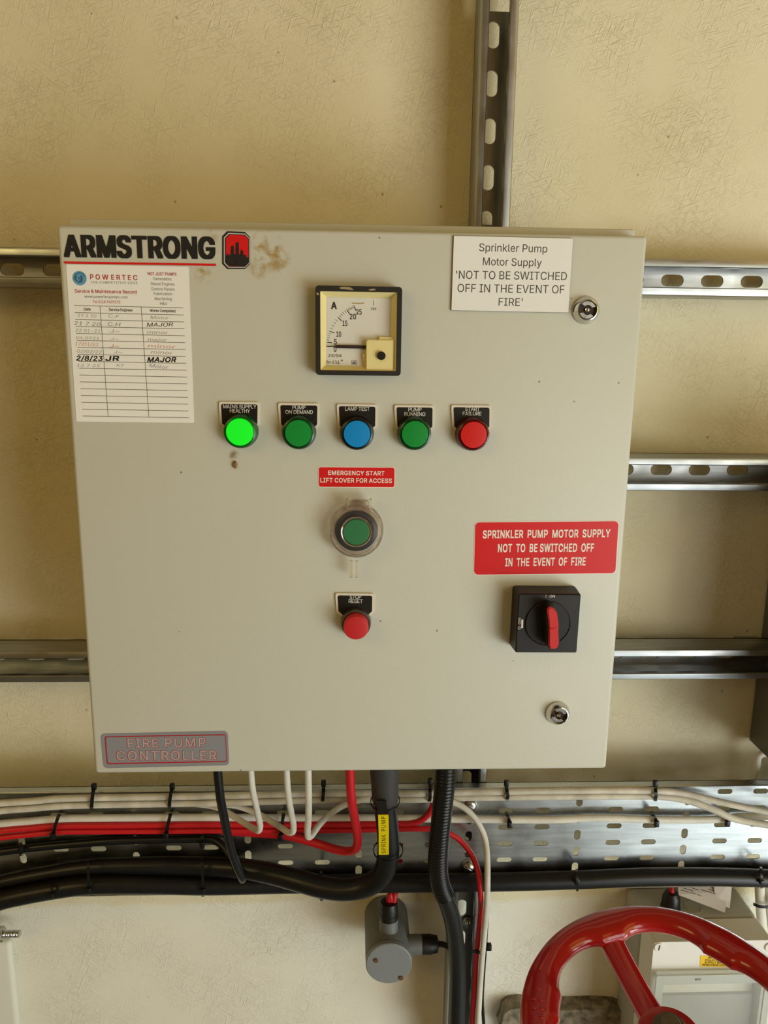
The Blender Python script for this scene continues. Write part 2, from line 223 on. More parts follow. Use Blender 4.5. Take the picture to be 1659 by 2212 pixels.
# plain sans-serif capitals, lower case and figures as outlines: {character: [advance, contours]}
GLYPHS = {" ":[188,[]],"&":[448,[[197,-7,165,-5,136,1,110,12,88,26,69,42,54,62,43,84,36,108,34,133,36,154,40,173,47,189,85,235,140,279,216,335,237,352,255,375,262,405,260,420,255,434,245,445,233,454,219,459,201,461,168,453,145,431,137,399,145,363,169,327,204,284,438,0,364,0,171,231,121,293,87,344,81,361,77,379,75,398,77,420,82,440,91,458,102,474,117,488,134,499,154,507,176,512,200,513,224,512,246,507,266,499,283,488,297,475,308,459,317,442,322,424,324,404,315,362,291,325,256,293,154,217,110,174,103,161,98,146,97,131,98,115,102,101,109,87,118,76,130,66,143,57,158,51,175,48,193,46,213,48,232,52,251,59,301,95,315,112,327,131,336,151,343,174,348,198,349,224,408,224,406,194,403,167,397,144,371,92,345,62,333,47,315,30,294,17,271,7,246,-1,221,-5]]],"'":[206,[[78,318,70,509,136,509,128,318]]],"*":[453,[[201,223,206,331,114,272,89,315,186,365,89,415,114,459,206,400,201,509,250,509,246,400,337,459,362,415,266,365,362,315,337,272,246,331,250,223]]],"-":[453,[[337,244,337,188,114,188,114,244]]],".":[188,[[95,-4,83,-3,73,1,63,9,55,18,51,29,50,41,51,53,55,64,63,73,73,81,83,85,95,87,107,85,118,81,128,73,135,64,140,53,141,41,140,29,135,18,128,9,118,1,107,-3]]],"/":[249,[[235,533,71,-76,14,-76,178,533]]],"0":[453,[[227,-7,191,-3,158,7,130,24,105,48,85,77,69,113,57,155,50,202,48,254,50,306,57,353,69,395,85,431,106,461,130,484,159,502,191,512,227,516,262,512,295,502,323,484,348,461,368,431,384,395,396,353,403,306,405,254,403,202,396,155,384,113,368,77,348,48,323,24,295,7,263,-3],[227,50,250,52,271,60,290,74,306,92,320,116,330,144,338,176,342,213,344,254,342,295,338,332,330,365,320,393,306,416,290,435,271,449,250,457,227,460,203,457,182,449,163,435,147,416,134,393,123,365,115,332,111,295,109,254,111,213,115,176,123,144,134,116,147,92,163,74,182,60,203,52]]],"1":[453,[[76,0,76,55,391,55,391,0],[276,509,276,0,212,0,212,448,209,448,86,358,86,427,198,509]]],"2":[453,[[64,0,64,47,234,229,282,282,311,327,320,371,319,389,315,405,308,419,298,431,287,441,273,449,224,460,205,458,188,454,172,447,159,438,148,427,139,413,132,398,128,381,127,362,66,362,68,391,75,418,86,442,102,464,121,482,143,496,168,507,196,513,225,516,254,513,281,507,306,497,328,482,346,465,361,445,372,423,379,398,381,372,371,318,336,259,267,180,153,60,153,57,389,57,389,0]]],"3":[453,[[218,-7,188,-5,159,1,133,10,108,22,88,38,70,57,57,79,48,104,44,132,109,132,112,115,118,100,126,87,137,76,150,66,165,59,219,50,275,61,291,69,304,80,315,93,323,108,328,125,329,145,328,163,323,180,316,196,306,211,292,223,275,234,254,241,229,246,201,248,157,248,157,299,288,448,288,452,70,452,70,509,372,509,372,461,211,278,211,289,247,290,279,286,308,276,333,262,354,244,371,222,383,198,391,173,393,145,390,116,383,90,370,66,354,45,333,27,309,12,281,2,251,-5]]],"4":[453,[[40,105,40,158,247,509,311,509,109,166,109,163,413,163,413,105],[282,0,282,121,282,146,282,318,343,318,343,0]]],"5":[453,[[221,-7,192,-5,165,1,140,11,118,25,99,41,83,60,71,82,63,105,60,130,122,130,125,115,130,102,138,89,173,60,221,50,241,51,259,56,276,64,291,75,304,89,314,104,322,122,326,141,328,162,326,183,321,203,314,221,303,237,290,251,275,262,257,270,238,275,218,277,167,268,128,246,67,253,96,509,366,509,366,452,151,452,134,301,136,301,178,325,229,334,252,332,274,328,294,321,313,311,330,299,345,285,358,269,370,251,379,231,386,210,390,187,391,163,388,132,381,102,369,76,352,52,332,32,309,15,282,3,253,-4]]],"6":[453,[[226,-7,196,-4,168,3,142,15,119,31,100,51,84,74,73,101,66,130,64,162,65,187,71,212,80,239,137,340,252,509,322,509,151,261,145,261,165,288,196,307,235,314,265,312,291,305,316,295,337,280,355,262,370,240,380,215,387,187,389,157,387,127,379,98,368,73,352,50,333,30,310,14,284,3,257,-4],[226,48,245,50,263,55,279,63,293,73,304,86,314,101,322,119,326,137,327,157,326,178,322,196,314,213,304,228,293,241,279,251,263,259,245,264,226,265,207,264,190,259,174,252,160,241,148,229,138,214,131,197,126,179,125,158,126,138,131,119,138,102,148,86,160,73,174,63,190,55,207,50]]],"7":[453,[[97,0,323,448,323,452,62,452,62,509,391,509,391,449,165,0]]],"8":[453,[[226,-7,193,-5,163,1,136,11,111,25,91,42,74,62,62,84,54,109,52,135,53,156,58,176,65,195,75,212,87,228,101,241,117,252,134,260,153,265,153,267,129,276,109,289,93,308,80,330,73,354,70,380,73,405,79,429,90,450,106,469,124,485,146,498,170,508,197,514,226,516,255,514,282,508,306,498,328,485,346,469,361,450,373,429,379,405,382,380,379,354,372,330,359,308,343,289,323,276,300,267,300,265,319,260,335,252,351,241,365,228,377,212,387,195,395,176,399,156,401,135,398,109,391,84,378,62,362,42,341,25,317,11,289,1,259,-5],[226,49,248,50,267,54,285,60,300,69,313,79,323,91,331,106,335,121,337,139,335,157,330,173,322,189,312,202,298,213,283,223,265,230,247,234,226,235,206,234,187,230,169,223,154,213,140,202,130,189,122,173,117,157,115,139,117,121,121,106,129,91,139,79,152,69,167,60,185,54,205,50],[226,290,274,300,287,308,298,318,307,330,314,344,318,359,319,376,318,392,314,407,308,420,299,432,288,442,275,449,226,460,177,449,164,442,153,432,145,420,138,407,134,392,133,376,134,359,138,344,145,330,154,318,165,308,178,300]]],"9":[453,[[226,516,256,513,285,506,310,494,333,478,352,458,368,434,380,408,387,378,389,347,387,322,382,296,373,270,315,168,200,0,130,0,301,248,307,248,287,221,257,202,218,195,188,197,161,203,137,214,116,229,98,247,83,269,72,294,66,321,64,352,66,382,73,411,85,436,101,459,120,479,143,494,168,506,196,513],[226,460,207,459,190,454,174,446,160,435,148,423,138,407,131,390,127,372,125,352,127,331,131,313,138,295,148,280,160,268,174,257,190,250,207,245,226,243,245,245,263,249,279,257,293,267,305,280,314,295,322,312,326,330,327,350,326,371,322,390,314,407,305,422,293,435,279,446,263,454,245,459]]],"A":[480,[[16,0,201,509,276,509,463,0,395,0,287,302,264,372,232,478,245,478,213,371,191,302,85,0],[110,142,110,199,370,199,370,142]]],"B":[456,[[60,0,60,509,241,509,274,507,304,501,329,491,350,477,367,461,381,442,390,421,396,398,398,374,397,353,393,336,387,320,356,286,315,267,315,262,331,260,347,254,363,245,378,234,391,220,402,203,411,184,416,161,418,136,416,111,410,88,400,67,386,48,368,31,344,18,317,8,284,2,247,0],[125,57,245,57,281,60,309,67,330,80,344,96,353,115,355,137,354,153,350,169,342,184,333,197,320,209,306,218,289,225,269,229,248,231,125,231],[125,285,238,285,288,296,302,304,314,314,323,326,330,340,335,355,336,372,333,393,326,412,313,429,294,442,270,449,240,452,125,452]]],"C":[510,[[267,-7,225,-3,186,7,150,25,119,49,92,79,70,115,53,157,44,203,40,254,44,305,53,352,70,393,92,429,119,459,150,484,186,501,225,512,267,516,340,504,362,496,383,485,402,471,419,456,435,438,448,418,459,397,467,373,473,348,408,348,389,395,357,428,315,449,267,456,237,453,209,445,184,432,161,414,141,391,125,364,113,332,106,295,103,254,106,213,113,177,125,145,141,117,161,94,184,76,210,63,237,56,267,53,315,60,357,81,389,114,408,160,473,160,467,135,459,112,448,91,435,71,420,53,402,38,383,24,363,13,341,5,317,-2,293,-6]]],"D":[502,[[219,0,96,0,96,57,215,57,254,60,288,68,318,81,343,99,363,122,379,149,390,181,397,216,399,255,397,294,390,329,379,361,364,388,344,410,320,428,291,441,258,449,221,452,93,452,93,509,225,509,273,505,315,495,353,478,385,455,412,426,433,391,449,351,458,306,462,255,458,205,449,159,433,119,411,83,384,54,351,31,312,14,268,3],[125,509,125,0,60,0,60,509]]],"E":[419,[[60,0,60,509,372,509,372,452,125,452,125,286,355,286,355,229,125,229,125,57,375,57,375,0]]],"F":[410,[[60,0,60,509,369,509,369,452,125,452,125,278,346,278,346,221,125,221,125,0]]],"G":[520,[[269,-7,225,-3,185,7,149,25,118,49,91,79,69,116,53,157,43,203,40,254,43,305,53,352,69,393,91,429,117,459,149,484,184,501,223,512,265,516,291,514,316,510,340,504,363,494,384,483,403,469,421,453,436,436,449,416,460,395,468,373,474,349,408,349,387,393,356,427,315,448,265,456,236,453,209,445,183,432,160,414,141,392,125,364,113,332,106,295,103,254,106,213,113,177,125,145,141,117,161,95,184,76,210,63,238,56,269,53,296,55,322,61,345,71,365,85,382,102,396,123,407,147,413,173,415,202,434,199,283,199,283,256,478,256,478,200,475,160,466,124,451,91,431,62,406,38,377,19,344,5,308,-4]]],"H":[517,[[60,0,60,509,125,509,125,289,392,289,392,509,457,509,457,0,392,0,392,232,125,232,125,0]]],"I":[300,[[31,0,31,57,118,57,118,452,31,452,31,509,269,509,269,452,183,452,183,57,269,57,269,0]]],"J":[396,[[185,-7,143,-2,106,11,75,33,52,63,38,100,33,145,33,173,98,173,98,145,100,117,108,93,122,74,139,61,160,53,185,50,209,53,230,61,248,74,261,93,269,117,272,145,272,509,336,509,336,145,332,100,318,63,294,33,263,11,227,-2]]],"K":[467,[[104,145,104,216,139,261,174,303,212,344,364,509,448,509,231,276,228,276],[60,0,60,509,125,509,125,334,124,225,125,193,125,0],[372,0,188,259,228,309,449,0]]],"L":[393,[[60,0,60,509,125,509,125,57,361,57,361,0]]],"M":[628,[[60,0,60,509,152,509,277,187,287,159,299,123,311,84,322,49,307,49,318,83,330,121,342,158,352,187,476,509,568,509,568,0,504,0,504,291,504,327,505,369,506,413,507,457,513,457,498,409,482,363,467,322,456,291,342,0,286,0,170,291,159,321,145,361,129,408,112,457,119,457,120,416,121,372,122,328,122,291,122,0]]],"N":[523,[[60,0,60,509,136,509,343,183,363,151,388,107,414,55,405,54,401,108,399,157,399,195,399,509,463,509,463,0,387,0,202,290,177,331,148,381,108,452,119,454,122,384,124,328,125,291,125,0]]],"O":[533,[[267,-7,225,-3,186,7,150,25,119,49,92,79,70,115,53,157,44,203,40,254,44,305,53,352,70,393,92,429,119,459,150,484,186,501,225,512,267,516,309,512,348,501,384,484,415,459,442,429,464,393,480,352,490,305,493,254,490,203,480,157,464,115,442,79,415,49,384,25,348,7,309,-3],[267,53,296,55,324,63,349,76,372,94,392,116,408,144,420,176,428,213,430,254,428,295,420,332,408,365,392,392,372,415,349,433,324,446,296,453,267,456,237,453,210,445,184,433,161,415,142,392,125,364,113,332,106,295,103,254,106,213,113,176,125,144,142,117,161,94,184,76,210,63,237,55]]],"P":[445,[[60,0,60,509,235,509,272,506,305,499,332,487,356,471,375,452,390,430,400,404,407,377,409,348,407,318,400,291,390,265,375,243,356,223,332,207,305,195,272,188,235,186,109,186,109,242,233,242,257,244,279,248,297,256,312,266,324,279,333,294,339,310,343,328,344,348,343,367,339,385,333,402,324,416,312,428,297,439,279,446,257,451,232,452,125,452,125,0]]],"R":[449,[[60,0,60,509,236,509,273,506,305,500,333,489,356,473,376,455,390,433,401,408,407,381,409,352,407,323,401,296,390,271,376,250,356,232,333,217,305,206,273,200,236,198,96,198,96,255,234,255,258,256,280,260,298,267,313,276,325,287,334,300,340,316,344,333,345,352,344,371,340,389,334,405,325,419,313,430,298,440,279,446,258,451,233,452,125,452,125,0],[353,0,230,229,303,229,428,0]]],"S":[447,[[224,-9,188,-7,156,-1,128,9,102,23,81,40,64,60,51,83,42,109,38,137,104,137,108,118,114,102,123,88,136,76,150,66,166,59,224,49,246,50,267,54,286,60,303,69,317,79,329,92,338,106,344,122,346,139,344,154,340,168,332,179,296,205,245,222,184,239,145,253,112,269,86,289,67,313,56,341,52,372,54,400,62,425,75,448,92,468,113,484,138,498,165,508,195,514,227,516,259,514,289,508,316,498,340,484,360,468,377,449,390,427,398,403,401,378,337,378,332,402,320,421,302,437,280,449,254,456,225,459,204,457,185,454,167,448,152,440,139,430,129,418,121,405,117,391,115,376,117,359,122,345,131,334,169,308,212,293,264,279,312,264,359,238,395,198,402,180,407,161,408,139,406,112,399,87,386,64,370,43,349,25,323,11,294,0,261,-7]]],"T":[449,[[32,452,32,509,417,509,417,452,257,452,257,0,193,0,193,452]]],"U":[517,[[259,-8,220,-6,186,2,154,15,126,33,103,55,85,80,71,108,63,140,60,173,60,509,124,509,124,178,126,155,132,133,141,113,153,95,169,80,187,68,208,59,232,53,259,52,285,53,309,59,331,68,349,80,364,95,377,113,385,133,391,155,393,178,393,509,457,509,457,173,454,140,446,108,433,80,414,55,391,33,363,15,332,2,297,-6]]],"V":[480,[[204,0,16,509,84,509,192,206,215,137,248,31,235,31,267,138,290,206,395,509,463,509,278,0]]],"W":[686,[[155,0,16,509,82,509,163,196,175,145,187,94,197,40,189,40,200,94,211,145,224,196,306,509,380,509,462,196,474,145,486,94,497,40,488,40,499,94,510,145,523,196,603,509,670,509,530,0,455,0,368,323,351,391,336,475,350,475,335,395,318,323,230,0]]],"Y":[472,[[203,0,203,208,16,509,91,509,192,344,222,292,250,230,224,230,251,293,280,344,381,509,455,509,268,208,268,0]]],"a":[389,[[160,-9,137,-7,115,-3,94,5,76,15,60,29,48,45,38,63,32,84,30,108,32,128,36,146,43,161,53,174,64,184,78,193,125,211,178,220,234,227,265,235,271,240,274,246,276,255,276,257,267,297,240,322,196,331,149,322,118,301,100,274,41,291,51,313,64,331,79,346,95,358,114,368,133,375,194,384,239,379,286,360,300,350,312,336,322,320,330,301,335,278,337,251,337,0,277,0,277,52,272,52,252,25,215,1],[170,45,192,47,211,51,228,59,242,68,254,80,263,93,270,108,274,122,276,138,276,190,259,182,231,176,200,171,175,168,134,159,103,139,97,130,93,118,92,105,102,72,130,52]]],"b":[424,[[229,-8,208,-7,189,-3,172,4,138,31,118,59,112,59,112,0,53,0,53,509,114,509,114,319,118,319,137,346,171,373,188,379,207,383,229,384,259,382,287,374,313,361,335,342,354,320,370,293,381,261,388,227,390,189,388,151,381,116,370,84,355,57,336,34,313,16,288,3,260,-6],[220,47,242,49,262,55,279,66,294,80,306,97,316,117,323,139,327,163,328,189,327,215,323,239,316,261,307,281,295,298,280,311,262,322,243,328,220,330,198,328,178,322,161,312,147,299,134,282,125,263,118,241,114,216,113,189,114,162,118,138,125,115,135,95,147,78,162,65,179,55,198,49]]],"c":[396,[[207,-8,174,-5,144,3,117,16,93,35,72,58,56,85,44,116,37,150,34,187,37,225,44,260,56,291,72,318,93,341,117,360,144,374,174,382,207,384,260,377,305,356,340,322,362,277,303,262,290,289,270,311,242,325,207,330,184,328,163,321,145,310,130,296,118,278,108,258,102,236,98,212,96,187,98,163,102,139,108,117,118,97,130,80,145,66,163,55,184,49,207,46,243,52,271,66,292,89,304,117,363,102,341,56,306,21,261,-1]]],"d":[424,[[195,-8,165,-6,137,3,111,16,89,34,70,57,55,84,43,116,36,151,34,189,36,227,43,261,55,293,70,320,89,342,112,361,137,374,165,382,196,384,218,383,237,379,253,373,287,346,306,319,311,319,311,509,372,509,372,0,313,0,313,59,307,59,287,31,252,4,236,-3,217,-7],[205,47,226,49,246,55,263,65,278,78,290,95,299,115,306,138,310,162,312,189,310,216,306,241,300,263,290,282,278,299,263,312,246,322,227,328,205,330,182,328,162,322,145,311,130,298,118,281,108,261,102,239,98,215,96,189,98,163,102,139,109,117,118,97,130,80,145,66,162,55,182,49]]],"e":[404,[[212,-8,177,-5,145,3,117,16,92,35,72,58,56,85,44,116,37,150,34,187,36,224,44,258,55,290,71,317,91,340,115,359,142,373,172,382,205,384,266,374,285,366,303,355,319,341,334,324,347,305,357,282,365,256,370,227,371,194,371,169,75,169,75,221,338,221,310,202,308,226,304,248,298,269,288,286,277,301,263,314,246,323,227,328,205,330,183,328,164,323,146,313,131,301,119,286,109,270,102,251,97,231,96,211,96,178,98,151,102,127,110,106,121,88,135,73,151,61,169,53,190,48,212,46,254,53,285,73,306,105,365,91,358,72,348,55,335,39,320,26,302,14,283,4,261,-3,237,-7]]],"g":[425,[[207,-151,180,-149,156,-146,134,-140,82,-110,51,-69,101,-41,122,-66,154,-88,207,-97,236,-95,261,-87,282,-75,298,-58,308,-34,311,-6,311,68,306,68,287,41,252,16,236,10,217,6,195,5,165,7,138,14,113,27,90,43,71,65,55,90,43,120,36,154,34,191,36,229,43,263,55,293,71,320,90,342,112,361,138,374,166,382,196,384,218,383,237,379,253,373,288,346,308,319,313,319,313,379,372,379,372,-9,370,-40,363,-67,350,-90,334,-109,314,-124,291,-136,265,-144,237,-149],[205,59,227,61,246,66,264,75,278,87,290,103,300,121,307,142,311,166,312,193,311,219,307,242,300,264,291,283,279,299,264,312,247,322,227,328,205,330,182,328,163,322,145,312,130,298,118,282,109,262,102,241,98,218,96,193,98,167,102,144,109,123,118,104,131,88,145,76,163,66,183,61]]],"h":[410,[[114,227,114,0,53,0,53,509,114,509,114,287,102,287,116,319,132,344,152,362,175,374,200,382,227,384,252,383,275,377,295,369,313,356,328,340,341,321,350,298,355,271,357,240,357,0,296,0,296,235,293,263,286,286,273,304,256,318,235,326,210,329,192,328,176,324,161,317,147,308,136,297,126,283,119,266,115,248]]],"i":[167,[[53,0,53,379,114,379,114,0],[84,443,73,444,63,448,54,455,47,463,43,472,41,483,43,494,47,504,54,512,63,518,73,522,84,524,95,522,105,518,114,512,121,504,125,494,126,483,125,472,121,463,114,455,105,448,95,444]]],"j":[167,[[53,379,114,379,114,-30,112,-52,108,-72,102,-90,92,-106,80,-119,65,-129,47,-137,27,-141,4,-143,-10,-143,-10,-87,2,-87,18,-85,31,-80,40,-72,47,-61,51,-46,53,-29],[83,443,72,444,62,448,53,455,47,463,42,472,41,483,42,494,47,504,53,512,62,518,72,522,83,524,95,522,105,518,114,512,120,504,125,494,126,483,125,472,120,463,114,455,105,448,95,444]]],"k":[381,[[110,137,110,212,121,212,284,379,360,379,184,199,177,199],[53,0,53,509,114,509,114,0],[294,0,148,186,191,229,372,0]]],"l":[189,[[139,-2,112,0,91,8,74,20,62,37,55,59,53,84,53,509,114,509,114,99,120,62,126,57,135,53,146,52,160,53,170,54,181,3,162,-1]]],"m":[610,[[53,0,53,379,112,379,112,295,108,295,114,314,122,331,132,346,172,376,219,386,245,383,268,375,287,361,303,342,314,320,321,295,312,295,318,312,326,329,337,343,381,375,437,386,458,385,478,380,497,372,514,361,529,346,541,328,550,307,555,283,557,255,557,0,496,0,496,254,493,279,485,298,473,313,456,323,438,329,419,330,402,329,387,326,374,320,345,290,335,247,335,0,274,0,274,260,272,280,265,297,253,311,238,322,220,328,199,330,158,320,145,312,135,302,126,289,119,274,115,257,114,238,114,0]]],"n":[410,[[114,227,114,0,53,0,53,379,112,379,112,287,102,287,116,319,132,344,152,362,175,374,200,382,227,384,252,383,275,377,295,369,313,356,328,340,341,321,350,298,355,271,357,240,357,0,296,0,296,235,293,263,286,286,273,304,256,318,235,326,210,329,192,328,176,324,161,317,147,308,136,297,126,283,119,266,115,248]]],"o":[415,[[207,-8,174,-5,144,3,117,16,93,35,72,58,56,85,44,116,37,150,34,187,37,225,44,260,56,291,72,318,93,341,117,360,144,374,174,382,207,384,241,382,271,374,299,360,323,341,343,318,359,291,371,260,379,225,381,187,379,150,371,116,359,85,343,58,323,35,299,16,271,3,241,-5],[207,46,231,49,252,55,270,66,285,80,298,97,307,117,314,139,318,163,319,187,318,212,314,236,307,258,298,278,285,296,270,310,252,321,231,328,207,330,184,328,163,321,145,310,130,296,118,278,108,258,102,236,98,212,96,187,98,163,102,139,108,117,118,97,130,80,145,66,163,55,184,49]]],"p":[424,[[53,-143,53,379,112,379,112,319,118,319,137,346,171,373,188,379,207,383,229,384,259,382,287,374,313,361,335,342,354,320,370,293,381,261,388,227,390,189,388,151,381,116,370,84,355,57,336,34,313,16,288,3,260,-6,229,-8,208,-7,189,-3,173,4,138,31,118,59,114,59,114,-143],[220,47,242,49,262,55,279,66,294,80,306,97,316,117,323,139,327,163,328,189,327,215,323,239,316,261,307,281,295,298,280,311,262,322,243,328,220,330,198,328,178,322,161,312,147,299,134,282,125,263,118,241,114,216,113,189,114,162,118,138,125,115,135,95,147,78,162,65,179,55,198,49]]],"r":[259,[[53,0,53,379,112,379,112,321,115,321,124,339,137,354,152,367,171,377,191,383,213,385,229,384,243,384,243,322,230,324,207,326,190,324,174,321,159,315,146,306,135,296,126,284,119,269,115,254,114,237,114,0]]],"s":[365,[[182,-8,157,-7,133,-3,112,3,93,12,76,24,62,38,50,54,41,73,36,94,94,107,101,87,111,72,124,60,141,52,160,47,181,45,206,47,227,53,244,62,258,74,265,88,268,103,266,115,262,126,254,136,243,144,229,150,212,155,149,170,118,180,92,192,72,208,58,227,50,249,47,274,49,295,55,314,65,332,79,347,95,360,115,370,137,378,161,383,187,384,212,383,234,379,254,372,271,363,286,352,299,339,324,290,268,277,262,291,254,304,243,316,228,325,210,331,187,333,166,331,147,326,131,317,119,305,111,292,109,277,110,264,115,253,124,243,172,223,229,209,261,200,287,187,306,171,320,153,328,131,331,107,329,85,323,65,312,47,298,31,281,18,260,6,236,-2,210,-7]]],"t":[227,[[204,379,204,327,6,327,6,379],[65,471,126,471,126,98,127,83,130,70,136,61,144,55,156,51,170,50,185,51,202,54,213,2,192,-3,168,-4,138,-1,113,7,92,21,77,41,68,64,65,93]]],"u":[410,[[182,-5,158,-3,135,2,115,11,97,23,82,39,69,59,60,82,54,109,53,139,53,379,114,379,114,144,116,117,124,94,137,75,154,61,175,53,200,50,218,51,234,55,249,62,263,71,274,83,283,97,290,113,295,132,296,153,296,379,357,379,357,0,298,0,298,92,307,92,294,60,277,35,257,17,234,5,209,-3]]],"v":[389,[[163,0,17,379,84,379,165,155,187,87,206,21,184,21,203,87,224,155,305,379,371,379,226,0]]],"w":[567,[[138,0,23,379,87,379,133,214,154,137,175,41,165,41,186,135,206,214,252,379,316,379,362,214,382,136,402,41,391,41,413,135,434,214,480,379,545,379,429,0,368,0,319,172,305,225,291,280,277,338,291,338,277,280,263,225,248,172,199,0]]],"x":[379,[[21,0,171,218,171,171,29,379,100,379,147,306,179,253,207,206,175,206,202,253,233,306,282,379,352,379,209,169,209,214,358,0,287,0,231,85,200,136,173,182,205,182,178,136,148,85,91,0]]],"y":[389,[[47,-139,61,-86,71,-87,104,-89,130,-74,151,-36,163,-1,17,379,84,379,165,155,187,87,206,21,184,21,202,87,224,155,305,379,371,379,204,-58,177,-107,139,-136,91,-145,65,-143]]],"~":[453,[[52,150,53,176,58,199,66,218,76,233,89,246,103,255,151,266,197,256,246,221,275,198,299,192,312,194,323,199,332,207,339,219,343,234,344,253,400,253,399,226,394,204,386,185,376,170,364,157,349,148,301,137,254,148,207,182,177,204,154,210,141,209,130,204,121,196,114,185,109,169,108,150]]]}
CAP = 509.; GC = {}
def glyph(ch):
    'triangles of one character (non-zero winding fill of its contours)'
    if ch in GC: return GC[ch]
    cs = [[Vector((c[i]/1000, c[i+1]/1000)) for i in range(0, len(c), 2)] for c in GLYPHS[ch][1]]
    V, E = [], []
    for c in cs:
        n0 = len(V); V += c; E += [(n0+i, n0+(i+1) % len(c)) for i in range(len(c))]
    v, e, f = delaunay_2d_cdt(V, E, [], 0, 1e-6)[:3]
    def winding(q):
        w_ = 0
        for p in cs:
            for i in range(len(p)):
                a_, b_ = p[i-1], p[i]
                if (a_.y > q.y) != (b_.y > q.y) and q.x < a_.x+(q.y-a_.y)*(b_.x-a_.x)/(b_.y-a_.y): w_ += 1 if b_.y > a_.y else -1
        return w_
    fs = [tuple(t) for t in f if winding((v[t[0]]+v[t[1]]+v[t[2]])/3) != 0]
    GC[ch] = ([Vector((p.x, p.y, 0)) for p in v], fs); return GC[ch]
def text(bm, s, p0, p1, cap, depth, fat=0., space=1., shear=0., faty=None):
    '''lettering on plane y = depth: p0, p1 = photo pixels of the two ends of the baseline, cap = capital height in pixels;
    bold letters are printed several times over, each print shifted by a fraction of the stroke'''
    fx = fat*.6; fy = (fat if faty is None else faty)*.6; x = 0; parts = []
    for ch in s:
        adv, cs = GLYPHS[ch]
        if cs: parts.append((x, glyph(ch)))
        x += adv/1000*space+(0 if ch == ' ' else fx*1.5)
    xs = [ox+v.x for ox, (vs, fs) in parts for v in vs]; x0, x1 = min(xs)-fx, max(xs)+fx
    A, Bq = at(p0[0], p0[1], depth), at(p1[0], p1[1], depth)
    capw = (at(p0[0], p0[1]-cap, depth)-A).length
    ex = (Bq-A).normalized(); ez = Vector((-ex.z, 0, ex.x))
    sx = (Bq-A).length/(x1-x0); sy = capw/(CAP/1000+2*fy)
    if fat == 0: shifts = [(0, 0)]
    else:
        nx = max(1, math.ceil(fx*2/.055)); shifts = []
        for i in range(nx+1):
            for j in (-1, 1): shifts.append((-fx+2*fx*i/nx, fy*j))
    for ox, (vs, fs) in parts:
        for q, (dx, dy) in enumerate(shifts):
            nv = [bm.verts.new(A-Vector((0, .00002*q+.00001*v.z, 0))+ex*((ox+v.x+dx-x0)*sx)+ez*((v.y+fy+dy)*sy)+ex*((v.y+dy)*sy*shear)) for v in vs]
            for f in fs:
                try: bm.faces.new([nv[i] for i in f])
                except ValueError: pass
def stroke(bm, pts, wpx, depth):
    'a flat printed or inked line through photo pixels on plane y = depth'
    P = [at(x, y, depth) for x, y in pts]; hw = wpx/2/2450
    for a, b in zip(P, P[1:]):
        d = (b-a).normalized(); nn = Vector((-d.z, 0, d.x))*hw; a2 = a-d*hw*.5; b2 = b+d*hw*.5
        bm.faces.new([bm.verts.new(v) for v in (a2-nn, b2-nn, b2+nn, a2+nn)])

# ------------------------------------------------------------------ materials
def galv(name, base='b4b8bb', rough=.33, lengthwise='x'):
    m = bpy.data.materials.new(name); m.use_nodes = True; n = m.node_tree.nodes; l = m.node_tree.links; b = n['Principled BSDF']
    b.inputs['Metallic'].default_value = 1
    tc = n.new('ShaderNodeTexCoord'); mp = n.new('ShaderNodeMapping'); l.new(tc.outputs['Object'], mp.inputs[0])
    mp.inputs['Scale'].default_value = (12, 160, 160) if lengthwise == 'x' else ((160, 160, 12) if lengthwise == 'z' else (60, 60, 60))
    t = n.new('ShaderNodeTexNoise'); t.inputs['Scale'].default_value = 1.2; t.inputs['Detail'].default_value = 5; l.new(mp.outputs[0], t.inputs[0])
    t2 = n.new('ShaderNodeTexNoise'); t2.inputs['Scale'].default_value = 22; t2.inputs['Detail'].default_value = 6; l.new(tc.outputs['Object'], t2.inputs[0])
    cr = n.new('ShaderNodeValToRGB'); l.new(t.outputs['Fac'], cr.inputs[0])
    c = lin(base); cr.color_ramp.elements[0].position = .3; cr.color_ramp.elements[1].position = .7
    cr.color_ramp.elements[0].color = (c[0]*.72, c[1]*.72, c[2]*.72, 1); cr.color_ramp.elements[1].color = c
    l.new(cr.outputs[0], b.inputs['Base Color'])
    mr = n.new('ShaderNodeMapRange'); mr.inputs['From Min'].default_value = .3; mr.inputs['From Max'].default_value = .7
    mr.inputs['To Min'].default_value = rough-.08; mr.inputs['To Max'].default_value = rough+.12
    l.new(t2.outputs['Fac'], mr.inputs['Value']); l.new(mr.outputs[0], b.inputs['Roughness'])
    bp = n.new('ShaderNodeBump'); bp.inputs['Strength'].default_value = .06; bp.inputs['Distance'].default_value = .001
    l.new(t2.outputs['Fac'], bp.inputs['Height']); l.new(bp.outputs[0], b.inputs['Normal'])
    MATS[name] = m; return m

